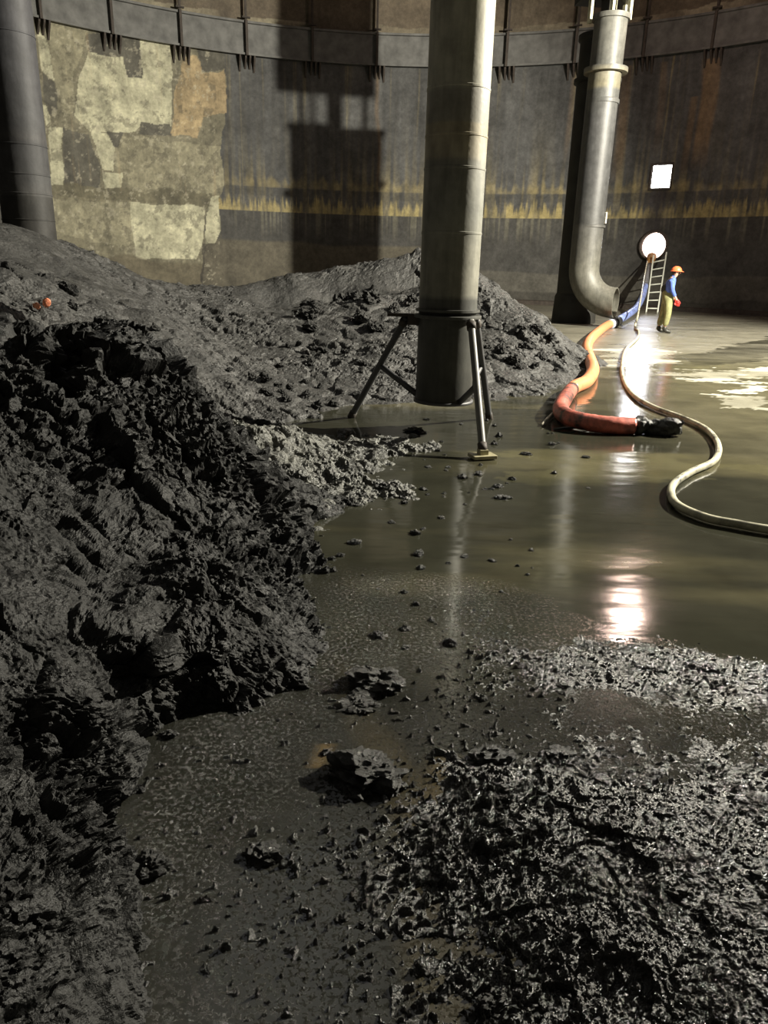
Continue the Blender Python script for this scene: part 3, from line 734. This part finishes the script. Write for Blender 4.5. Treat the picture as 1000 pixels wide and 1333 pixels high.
HP = [(-0.778, 6.0, 0.289), (-1.077, 5.9, 0.303), (-0.468, 6.1, 0.14), (-0.918, 5.3, 0.235), (-0.736, 5.2, 0.15), (-.55, 5.6, .14), (-.25, 6.35, .10), (-.9, 4.8, .10), (.05, 6.7, .05), (-.2, 5.25, .06), (-1.5, 5.4, .4), (-1.5, 6.2, .3)]
HG = [(0.314, 6.956, 0.0), (-0.05, 6.1, -0.01), (0.082, 5.283, -0.01), (-0.273, 4.971, 0.0), (-0.5, 4.534, -.03), (-.3, 6.9, -.03), (-1.0, 6.7, .0), (.4, 6, -.12), (.5, 7.4, -.12), (.4, 5, -.12), (-.1, 4.4, -.12), (-.35, 5.35, .0), (-.15, 5.7, -.02), (-1.8, 6.9, .05)]
def heap():
    f = rbf(HP + HG, .01)
    x, y, nu, nv = arcgrid(f, 4.3, 7.6, -18, 7, 330, .0018)
    z = f(x, y) + .02
    V = np.stack([x, y, z], 1)
    P0 = V * np.array([1, 1, 0])
    V[:, 2] += .05 * fbm(P0, 5, 4, 91)
    V = clumpy(V, nu, nv, .75, 2.0, 400, .9)
    o, _ = grid_mesh('sludge_heap', V, nu, nv, M_heap, keep=V[:, 2] > -.01, smooth=False)
    tag(o, 'glistening pale grey sludge heap at the foot of the left bank, in front of the column legs', 'sludge', kind='stuff')
heap()

def mud_layer():
    x, y, nu, nv = polar(.55, 4.3, -32, 66, .0019, .0019)
    P = np.stack([x, y, x * 0], 1)
    def blob(cx, cy, rx, ry, rot=0):
        c, s = math.cos(rot), math.sin(rot); u = (x - cx) * c + (y - cy) * s; v = -(x - cx) * s + (y - cy) * c
        return np.exp(-((u / rx) ** 2 + (v / ry) ** 2))
    m = -.014 + .030 * blob(1.5, 1.45, 1.3, 1.15) + .026 * blob(.55, 1.72, .36, .36, -.5) + .024 * blob(1.5, 2.75, .8, .20, -.2) + .018 * blob(.85, 2.75, .45, .18)
    m += .018 * blob(.42, 1.62, .22, .16, -.6) + .022 * blob(.38, 2.02, .16, .09, -.3) + .015 * blob(.95, 1.25, .5, .3) + .018 * blob(.62, 1.42, .2, .12, -.5) + .016 * blob(.35, 1.2, .12, .1)
    m += (.012 * fbm(P, 1.6, 4, 520) - .004) * np.clip((y - 2.2) * 1.5, 0, 1)
    m -= .05 * np.clip((np.degrees(np.arctan2(x, y)) - 50) / 14, 0, 1)
    m += .009 * blob(.28, 3.35, .4, .2) + .006 * blob(-.1, 1.5, .35, .5)
    rough = np.clip(m * 30 + .6, .12, 1.0)
    f1, e1 = facet(P + fbm(P, 6, 3, 5)[:, None] * .04, 9, 501); f2, e2 = facet(P + fbm(P, 20, 2, 6)[:, None] * .01, 42, 502)
    f3, e3 = facet(P, 120, 507)
    big = np.clip(blob(.45, 1.6, .35, .4, -.4) * 1.3 + .25, 0, 1)
    z = m + rough * (.020 * f1 * big + (.0030 + .0045 * big) * f2 + .0029 * f3 + .0060 * fbm(P, 12, 4, 503) * (.35 + big) + .0024 * vnoise(P, 210, 504))
    # scattered specks
    sp = np.clip(vnoise(P, 42, 505) - .50, 0, 1) * .05 + np.clip(vnoise(P, 95, 506) - .45, 0, 1) * .03
    z = z + sp * np.clip(1.4 - (y - 2.4) * .7, 0, 1) * (1 - .6 * np.clip((x - .3) * 2, 0, 1))
    z = z - .02 * np.clip((y - 3.3) * 1.2, 0, 1) - .004
    V = np.stack([x, y, z], 1)
    o, _ = grid_mesh('mud_layer', V, nu, nv, M_mud, keep=z > -.001, smooth=False)
    tag(o, 'glittering wet black mud spread over the foreground floor, thickest at lower right', 'mud', kind='stuff')
mud_layer()

# ------------------------------------------------------------------ clods
def clod_mesh(seed, sub=4):
    bm = bmesh.new(); bmesh.ops.create_icosphere(bm, subdivisions=sub, radius=.5)
    V = np.array([v.co[:] for v in bm.verts]); P = V + seed * 3.3
    f1, e1 = facet(P, 2.6, seed); f2, e2 = facet(P, 6.5, seed + 5)
    d = 1 + f1 * .42 + f2 * .22 + fbm(P, 3, 4, seed) * .16 - .10 * np.exp(-e1 / .1)
    V = V * d[:, None]; V[:, 2] = np.where(V[:, 2] < -.12, -.12 + (V[:, 2] + .12) * .2, V[:, 2])
    V[:, 2] += .12
    for v, c in zip(bm.verts, V): v.co = c
    me = bpy.data.meshes.new('sludge_clod'); bm.to_mesh(me); bm.free()
    me.polygons.foreach_set('use_smooth', [False] * len(me.polygons)); me.materials.append(M_clod); return me
protos = [clod_mesh(k, 5 if k < 3 else 4) for k in range(8)]
random.seed(4)
NAMED = [
 (-0.028, 2.04, 0.308, 0.50, 'large pitted black sludge clump in the middle of the foreground floor'),
 (-0.012, 2.60, 0.285, 0.42, 'flat ragged sludge clod behind the large pitted clump'),
 (-0.075, 2.452, 0.177, 0.35, 'pale shiny sludge lump lying just in front of the flat ragged clod'),
 (-0.323, 1.679, 0.121, 0.58, 'small silvery sludge lump near the lower left of the wet floor'),
 (-0.013, 3.012, 0.091, 0.54, 'larger of two small black clods standing close together mid floor'),
 (0.114, 3.086, 0.072, 0.5, 'smaller right one of two small black clods close together mid floor'),
 (-0.082, 1.478, 0.052, 0.6, 'small dark clod below the large pitted clump'),
 (-0.74, 2.232, 0.073, 0.64, 'single small clod at the foot of the left bank'),
 (0.872, 5.198, 0.157, 0.35, 'flat black lump on the shallow pool before the front column leg'),
 (0.815, 5.409, 0.057, 0.56, 'right one of two tiny black lumps behind the flat pool lump'),
 (0.767, 5.405, 0.057, 0.56, 'left one of two tiny black lumps behind the flat pool lump'),
 (-0.51, 6.10, 0.188, 0.69, 'dark angular lump on the pale glistening heap'),
 (0.294, 7.40, 0.261, 0.40, 'lump under the left side of the central column'),
 (-0.015, 6.607, 0.307, 0.4, 'long low lump at the right end of the glistening heap'),
 (0.797, 1.58, 0.129, 0.71, 'upright sharp mud lump casting a black shadow at lower right'),
 (0.852, 1.507, 0.08, 0.85, 'smaller mud lump just in front of the upright sharp one'),
 (0.611, 1.453, 0.068, 0.75, 'dark lump left of the upright sharp mud lump'),
 (0.275, 1.248, 0.09, 0.83, 'dark lump at the bottom edge right of the picture centre'),
 (-0.62, 1.625, 0.132, 0.71, 'dark boulder of sludge at the toe of the left bank, lower left'),
 (-0.004, 5.275, 0.209, 0.71, 'knobbly clod at the tip of the low ridge in the pool'),
 (-0.168, 5.07, 0.177, 0.67, 'knobbly clod just left of the ridge tip in the pool'),
 (1.059, 1.628, 0.095, 0.6, 'dark lump near the right edge of the mud'),
 (1.03, 1.70, 0.067, 0.71, 'dark lump behind the one near the right edge of the mud'),
 (0.40, 2.15, 0.174, 0.49, 'long ragged lump at the upper left corner of the thick mud'),
 (0.639, 2.19, 0.127, 0.36, 'flat ragged lump on the thick mud, right of the long ragged one')]
for i, (x, y, d, h, lb) in enumerate(NAMED):
    o = bpy.data.objects.new('sludge_clod', protos[i % 8]); COL.objects.link(o)
    o.location = (x, y, -.004 if i != 11 else .1); o.scale = (d * .82, d * .62, d * h * .75); o.rotation_euler = (0, 0, random.uniform(-.5, .5))
    tag(o, lb, 'clod', 'sludge clods')
cnt = 0
while cnt < 110:
    y = random.uniform(1.3, 5.6) if random.random() < .75 else random.uniform(5.5, 8.2)
    x = random.uniform(-.7, .9) if y < 5.5 else random.uniform(-.4, 1.8)
    if y < 2.6 and x < -.55: continue
    if y > 5 and x < .1: continue
    d = random.uniform(.012, .034) * (1 + .22 * y) * random.choice((.6, .8, 1, 1.3))
    o = bpy.data.objects.new('sludge_crumb', protos[random.randrange(3, 8)]); COL.objects.link(o)
    o.location = (x, y, -.003); o.scale = (d, d * .8, d * random.uniform(.4, .7)); o.rotation_euler = (0, 0, random.uniform(0, 6.3))
    tag(o, 'tiny loose sludge crumb scattered on the wet floor between the bank and the mud', 'crumb', 'loose crumbs on the wet floor'); cnt += 1

# broken blocks lying on the far bank and the mound
random.seed(12)
BLK = [(random.uniform(-1.5, .45), random.uniform(11.8, 14.6), random.uniform(.16, .42), 0) for _ in range(26)]
BLK += [(random.uniform(-3.9, -2.5), random.uniform(6.4, 8.6), random.uniform(.10, .26), 1) for _ in range(16)]
BLK += [(random.uniform(1.3, 2.9), random.uniform(10.4, 13.0), random.uniform(.10, .26), 2) for _ in range(16)]
BLK += [(random.uniform(-1.9, .2), random.uniform(8.3, 11.2), random.uniform(.07, .18), 3) for _ in range(34)]
TXT = [('rough dark block below the smooth cut bank face, left of the central column', 'blocks under the cut face'),
       ('rough block lying on the upper left slope behind the near black bank', 'blocks on the upper left slope'),
       ('rough block lying on the mound right of the central column', 'blocks on the right mound'),
       ('small grey lump on the low debris slope left of the column legs', 'lumps on the debris slope')]
far_protos = [m_.copy() for m_ in protos[3:]]
for m_ in far_protos: m_.materials[0] = M_far
for x, y, d, k in BLK:
    z = float(F_FAR(np.array([x]), np.array([y]))[0])
    if z < .02: continue
    o = bpy.data.objects.new('sludge_block', random.choice(far_protos)); COL.objects.link(o)
    o.location = (x, y, z - .03 * d); o.scale = (d, d * random.uniform(.6, .9), d * random.uniform(.5, .9)); o.rotation_euler = (random.uniform(-.4, .4), random.uniform(-.4, .4), random.uniform(0, 6.3))
    tag(o, TXT[k][0], 'block', TXT[k][1])

# small bits of rubbish on the banks
def scrap(name, loc, size, col, label):
    bm = bmesh.new(); bmesh.ops.create_icosphere(bm, subdivisions=2, radius=.5)
    for v in bm.verts:
        v.co.x *= size[0] * random.uniform(.75, 1.2); v.co.y *= size[1] * random.uniform(.75, 1.2); v.co.z *= size[2] * random.uniform(.7, 1.3)
    me = bpy.data.meshes.new(name); bm.to_mesh(me); bm.free(); me.materials.append(simple(name + '_paint', col, .5))
    o = bpy.data.objects.new(name, me); COL.objects.link(o); o.location = loc; tag(o, label, 'scrap'); return o
scrap('orange_scrap', (-3.30, 7.15, 1.16), (.07, .05, .06), (.75, .3, .16), 'small orange scrap, left of a pair, on the far bank')
scrap('orange_scrap', (-3.20, 7.15, 1.19), (.08, .05, .08), (.8, .26, .14), 'small brighter orange scrap, right of a pair, on the far bank')
scrap('yellow_scrap', (-0.825, 1.39, .315), (.014, .012, .012), (.7, .68, .2), 'tiny yellow scrap stuck in the left bank near the bottom')

# ------------------------------------------------------------------ hoses
rng = random.Random(8)
def hose_mat(name, col, dirt=0.35):
    t = NT(name)
    c = t.mul(col, (0.03, 0.028, 0.024), t.ramp(t.noise(4.5, 5, 0.65), [(0.5 - dirt * .15, 0.0), (0.72 - dirt * .1, 1.0)]), 'MIX')
    wv = t.n('ShaderNodeTexNoise'); wv.inputs['Scale'].default_value = 30
    t.set(Base_Color=c, Roughness=0.4); t.l(t.bump(wv.outputs['Fac'], .2, .01), t.b.inputs['Normal']); return t.m
OR = [(6.82, 23.089, 0.12), (6.178, 21.692, 0.11), (4.828, 17.994, 0.1), (4.046, 15.397, 0.1), (3.54, 13.122, 0.1), (3.255, 11.871, 0.1), (2.85, 10.65, 0.1), (2.50, 9.973, 0.1), (2.15, 8.963, 0.1), (1.97, 8.332, 0.1), (1.95, 7.90, 0.1), (2.06, 7.66, 0.1), (2.30, 7.56, 0.09), (2.56, 7.57, 0.08)]
root = empty('suction_hose', OR[-1][:2] + (0,), 'thick orange and blue suction hose from the manhole to the pool', 'hose')
def local(L): return [Vector(p) - Vector(root.location) for p in L]
op = spline(local(OR), 14)
k1 = int(len(op) * .55)
tube('orange_section', op[:k1 + 1], [.118 - .028 * i / k1 for i in range(k1 + 1)], hose_mat('orange_rubber', (0.78, 0.27, 0.12), -.6), root, 20, jit=.015, rng=rng)
tube('red_section', op[k1:], .09, hose_mat('red_rubber', (0.66, 0.17, 0.12), .7), root, 20, jit=.03, rng=rng)
mp_ = spline([Vector(p) - Vector(root.location) for p in [(2.56, 7.57, .08), (2.68, 7.60, .10), (2.82, 7.57, .07), (2.95, 7.54, .08), (3.02, 7.55, .08)]], 8)
me_ = tube('muddy_end', mp_, .085, M_clod, root, 32)
mv = np.array([v.co[:] for v in me_.data.vertices]); ax = np.array([tuple(p) for p in mp_]).repeat(32, 0)
rad_ = (mv - ax) * (1 + .35 * fbm(mv, 9, 4, 700) + .30 * facet(mv, 14, 701)[0])[:, None]
for v, p in zip(me_.data.vertices, ax + rad_): v.co = p
BLU = [(6.80, 23.05, 0.12), (7.888, 25.5, 0.20), (9.314, 29.0, 0.30), (10.307, 31.5, 0.62), (10.70, 32.5, 1.05)]
tube('blue_section', spline(local(BLU), 12), .125, hose_mat('blue_rubber', (0.22, 0.29, 0.62), .0), root, 20, jit=.01, rng=rng)
tube('grey_section', spline(local([(10.70, 32.5, 1.05), (10.95, 33.2, 1.45), (11.25, 33.9, 1.95), (11.42, 34.3, 2.25)]), 8), .115, simple('grey_rubber', (.16, .16, .17), .5), root, 20)
tube('brown_cuff', local([(11.22, 33.82, 1.90), (11.40, 34.25, 2.24)]), [.13, .20], simple('brown_cuff', (.42, .22, .08), .6), root, 20)
cp = local([(6.70, 22.8, .12), (7.10, 23.7, .13)])
tube('coupling', cp, .15, simple('coupling_black', (.02, .02, .02), .5), root, 20)
tube('clamp_band', local([(6.55, 22.47, .12), (6.72, 22.84, .12)]), .137, simple('clamp_grey', (.45, .5, .6), .4), root, 20)

WH = [(11.40, 34.35, 2.30), (11.122, 33.9, 2.02), (10.117, 31.0, 1.30), (7.60, 23.4, 0.42), (7.20, 22.3, 0.06), (6.95, 21.2, .04), (6.216, 18.953, 0.035), (5.038, 16.005, 0.035), (4.144, 13.274, 0.035), (3.591, 11.332, 0.035), (3.292, 9.888, 0.035), (3.262, 9.038, 0.035), (3.374, 8.335, 0.035), (3.386, 7.717, 0.035), (3.204, 6.994, 0.035), (2.909, 6.373, 0.035), (2.543, 5.954, 0.035), (2.269, 5.587, 0.035), (2.13, 5.269, 0.035), (2.089, 4.989, 0.035), (2.181, 4.746, 0.035), (2.338, 4.633, 0.035), (2.497, 4.541, 0.035), (2.752, 4.459, 0.035), (3.4, 4.3, .035)]
o = tube('water_hose', spline(WH, 12), .030, hose_mat('pale_rubber', (0.52, 0.50, 0.36), .2), None, 14)
tag(o, 'thin pale water hose snaking from the manhole across the wet floor', 'hose')

def stick(name, a, b, r, mat, label):
    a, b = Vector(a), Vector(b); root_ = a
    o = tube(name, [a, a.lerp(b, .3) + Vector((0, 0, .01)), a.lerp(b, .7) + Vector((0, .01, .012)), b], [r, r * 1.1, r * .9, r * .7], mat, None, 10)
    tag(o, label, 'stick')
stick('wooden_stick', (1.662, 7.824, .02), (2.05, 8.75, .04), .014, simple('pale_wood', (.45, .42, .33), .6), 'thin pale stick on the floor left of the orange hose bend')
stick('wooden_stick', (1.754, 7.62, .015), (2.146, 7.72, .015), .014, simple('dark_wood', (.02, .02, .018), .5), 'thin dark stick on the wet floor below the orange hose bend')

# ------------------------------------------------------------------ ladder
M_alu = simple('aluminium', (.66, .68, .60), .5, 0.0, var=.1)
def ladder():
    bl, br_ = Vector((10.55, 31.5, .02)), Vector((10.99, 31.42, .02))
    tl, tr = Vector((11.30, 33.75, 2.26)), Vector((11.80, 33.65, 2.40))
    root = empty('ladder', tuple((bl + br_) / 2 * Vector((1, 1, 0)).length if False else (bl + br_) / 2), 'pale aluminium ladder leaning on the wall below the round manhole', 'ladder')
    o0 = Vector(root.location)
    def bar(name, a, b, w_, t_):
        a = a - o0; b = b - o0; d = (b - a); z = d.normalized(); x = (br_ - bl).normalized(); x = (x - z * x.dot(z)).normalized(); y = z.cross(x)
        V = [p + x * (sx * w_ / 2) + y * (sy * t_ / 2) for p in (a, b) for sx, sy in ((-1, -1), (1, -1), (1, 1), (-1, 1))]
        mesh_obj(name, V, [(3, 2, 1, 0), (4, 5, 6, 7), (0, 1, 5, 4), (1, 2, 6, 5), (2, 3, 7, 6), (3, 0, 4, 7)], M_alu, root, smooth=False)
    bar('rail', bl, tl, .05, .09); bar('rail', br_, tr, .05, .09)
    for k in range(7):
        t = .07 + k * .135; a = bl.lerp(tl, t) - o0; b = br_.lerp(tr, t) - o0
        tube('rung', [a, b], .026, M_alu, root, 10)
ladder()

# ------------------------------------------------------------------ worker
def skin_mesh(name, pts, edges, rad, mat, parent, sub=2):
    me = bpy.data.meshes.new(name); me.from_pydata(pts, edges, []); me.materials.append(mat)
    o = bpy.data.objects.new(name, me); COL.objects.link(o); o.parent = parent
    m = o.modifiers.new('skin', 'SKIN'); m.use_smooth_shade = True
    for i, v in enumerate(me.skin_vertices[0].data):
        r = rad[i]; v.radius = r if isinstance(r, tuple) else (r, r); v.use_root = (i == 0)
    s = o.modifiers.new('sub', 'SUBSURF'); s.levels = sub; s.render_levels = sub
    return o
def worker():
    # local frame: +X is the way he faces (image right), feet at z=0, -Y towards the camera
    root = empty('person', (7.66, 21.25, 0), 'person in orange helmet, blue hooded top, olive waders and red gloves standing by the ladder', 'person')
    root.rotation_euler = (0, 0, math.radians(-14)); root.scale = (.99, .99, .99)
    skin = simple('skin', (.55, .33, .24), .5, var=.1)
    blue = simple('blue_cloth', (.10, .17, .55), .8, var=.25); olive = simple('olive_waders', (.22, .22, .10), .55, var=.3)
    oran = simple('helmet_orange', (.85, .16, .06), .35, var=.08); red = simple('red_rubber_glove', (.75, .06, .05), .4, var=.1)
    boot = simple('dark_boot', (.03, .03, .025), .4); vest = simple('dark_bib', (.035, .038, .028), .7)
    hair = simple('dark_hair', (.03, .022, .018), .7)
    # continuous body: pelvis, spine, neck, head, arms, legs
    P = [(0, 0, .93), (0, 0, 1.10), (.02, 0, 1.28), (.05, 0, 1.42), (.09, 0, 1.50), (.125, 0, 1.57), (.13, 0, 1.66), (.125, 0, 1.735),
         (.04, -.19, 1.40), (.07, -.235, 1.14), (.20, -.20, .93), (.235, -.19, .88),      # near arm 8-11
         (.03, .19, 1.40), (.06, .24, 1.14), (.19, .21, .94), (.225, .20, .89),       # far arm 12-15
         (.02, -.10, .86), (.05, -.11, .50), (.01, -.12, .10), (.10, -.12, .045), (.17, -.125, .035),   # near leg 16-20
         (-.02, .10, .86), (-.06, .12, .50), (-.12, .13, .10), (-.03, .13, .045), (.04, .135, .035)]
    E = [(0, 1), (1, 2), (2, 3), (3, 4), (4, 5), (5, 6), (6, 7), (3, 8), (8, 9), (9, 10), (10, 11), (3, 12), (12, 13), (13, 14), (14, 15), (0, 16), (16, 17), (17, 18), (18, 19), (19, 20), (0, 21), (21, 22), (22, 23), (23, 24), (24, 25)]
    Rr = [(.125, .155), (.115, .14), (.12, .165), (.10, .15), .055, (.085, .068), (.102, .08), (.06, .05), .05, .042, .032, .035, .05, .042, .032, .035, .085, .058, .042, .04, .03, .085, .058, .042, .04, .03]
    body = skin_mesh('body', P, E, Rr, skin, root)
    # face details and hands as children of the body
    n_ = mesh_obj('nose', *_blob((.235, 0, 1.615), (.018, .013, .022)), skin, body)
    mesh_obj('ear', *_blob((.12, -.083, 1.62), (.018, .009, .03)), skin, body)
    mesh_obj('ear', *_blob((.12, .083, 1.62), (.018, .009, .03)), skin, body)
    mesh_obj('mouth', *_blob((.212, 0, 1.572), (.008, .024, .006)), simple('lip', (.35, .12, .1), .5), body)
    for sy in (-1, 1): mesh_obj('eye', *_blob((.208, sy * .034, 1.635), (.008, .012, .008)), simple('eye', (.05, .04, .04), .2), body)
    mesh_obj('hair', *_blob((.095, 0, 1.64), (.095, .084, .075)), hair, body)
    # hooded top
    def shape(ids, emap, rr, name, mat):
        idx = {j: k for k, j in enumerate(ids)}
        skin_mesh(name, [P[j] for j in ids], [(idx[a], idx[b]) for a, b in emap], rr, mat, root)
    skin_mesh('hooded_top', [(0, 0, .98), (0, 0, 1.12), (.01, 0, 1.28), (.035, 0, 1.43), (.065, 0, 1.50), (.035, -.20, 1.40), (.065, -.245, 1.15), (.17, -.21, .985), (.025, .20, 1.40), (.055, .25, 1.15), (.16, .22, .985), (.0, 0, 1.50)],
              [(0, 1), (1, 2), (2, 3), (3, 4), (3, 5), (5, 6), (6, 7), (3, 8), (8, 9), (9, 10), (4, 11)],
              [(.15, .18), (.14, .17), (.145, .19), (.135, .19), .09, .078, .064, .05, .078, .064, .05, .06], blue, root)
    # waders with bib and straps
    skin_mesh('waders', [(0, 0, .93), (-.005, 0, 1.10), (-.01, 0, 1.20), (.02, -.10, .84), (.05, -.11, .50), (.01, -.12, .17), (-.02, .10, .84), (-.06, .12, .50), (-.12, .13, .17)],
              [(0, 1), (1, 2), (0, 3), (3, 4), (4, 5), (0, 6), (6, 7), (7, 8)],
              [(.17, .19), (.16, .185), (.15, .18), .125, .10, .085, .125, .10, .085], olive, root)
    skin_mesh('bib', [(-.06, 0, 1.06), (-.075, 0, 1.20), (-.075, 0, 1.33)], [(0, 1), (1, 2)], [(.12, .165), (.12, .155), (.09, .12)], vest, root)
    skin_mesh('boot', [(.01, -.12, .20), (.01, -.12, .08), (.10, -.12, .05), (.20, -.125, .04)], [(0, 1), (1, 2), (2, 3)], [.082, .075, .055, .045], boot, root)
    skin_mesh('boot', [(-.12, .13, .20), (-.12, .13, .08), (-.03, .13, .05), (.07, .135, .04)], [(0, 1), (1, 2), (2, 3)], [.082, .075, .055, .045], boot, root)
    # gloves with five fingers each
    for sy, c in ((-1, (.245, -.19, .87)), (1, (.235, .20, .88))):
        c = Vector(c); pts = [c + Vector((-.03, 0, .05)), c, c + Vector((.015, 0, -.05))]; ed = [(0, 1), (1, 2)]; rd = [(.045, .04), (.05, .035), (.048, .03)]
        for k, (dx, ln) in enumerate(((-.036, .060), (-.012, .075), (.012, .082), (.036, .074))):
            b = len(pts); base = c + Vector((.015 + dx, 0, -.06))
            pts += [base, base + Vector((.008, -.006 * sy, -ln * .5)), base + Vector((.006, -.022 * sy, -ln))]
            ed += [(2, b), (b, b + 1), (b + 1, b + 2)]; rd += [.014, .013, .010]
        b = len(pts); pts += [c + Vector((.045, 0, -.005)), c + Vector((.07, 0, -.04)), c + Vector((.075, 0, -.07))]
        ed += [(1, b), (b, b + 1), (b + 1, b + 2)]; rd += [.017, .015, .012]
        skin_mesh('glove', [tuple(p) for p in pts], ed, rd, red, root, 1)
    # helmet: dome, brim, ridge
    V = []; Fs = []; seg = 32; rows = 9
    for i in range(rows):
        a = PI / 2 * i / (rows - 1)
        for k in range(seg):
            t = 2 * PI * k / seg; V.append((.125 + .142 * math.cos(t) * math.cos(a), .115 * math.sin(t) * math.cos(a), 1.665 + .125 * math.sin(a)))
    for i in range(rows - 1):
        for k in range(seg):
            k2 = (k + 1) % seg; Fs.append((i * seg + k, i * seg + k2, (i + 1) * seg + k2, (i + 1) * seg + k))
    hm = mesh_obj('helmet', V, Fs, oran, root)
    V = []; Fs = []
    for i, (e, z) in enumerate(((.0, 1.667), (.022, 1.658), (.024, 1.652), (.0, 1.655))):
        for k in range(seg):
            t = 2 * PI * k / seg; pk = e * (1 + 1.6 * max(0, math.cos(t)))
            V.append((.125 + (.142 + pk) * math.cos(t), (.115 + e) * math.sin(t), z - .012 * max(0, math.cos(t)) * (e > 0)))
    for i in range(3):
        for k in range(seg):
            k2 = (k + 1) % seg; Fs.append((i * seg + k, i * seg + k2, (i + 1) * seg + k2, (i + 1) * seg + k))
    mesh_obj('brim', V, Fs, oran, hm)
def _blob(c, r, n=12):
    V = []; Fs = []
    for i in range(n + 1):
        a = PI * i / n
        for k in range(n):
            t = 2 * PI * k / n; V.append((c[0] + r[0] * math.sin(a) * math.cos(t), c[1] + r[1] * math.sin(a) * math.sin(t), c[2] + r[2] * math.cos(a)))
    for i in range(n):
        for k in range(n):
            k2 = (k + 1) % n; Fs.append((i * n + k, i * n + k2, (i + 1) * n + k2, (i + 1) * n + k))
    return V, Fs
worker()
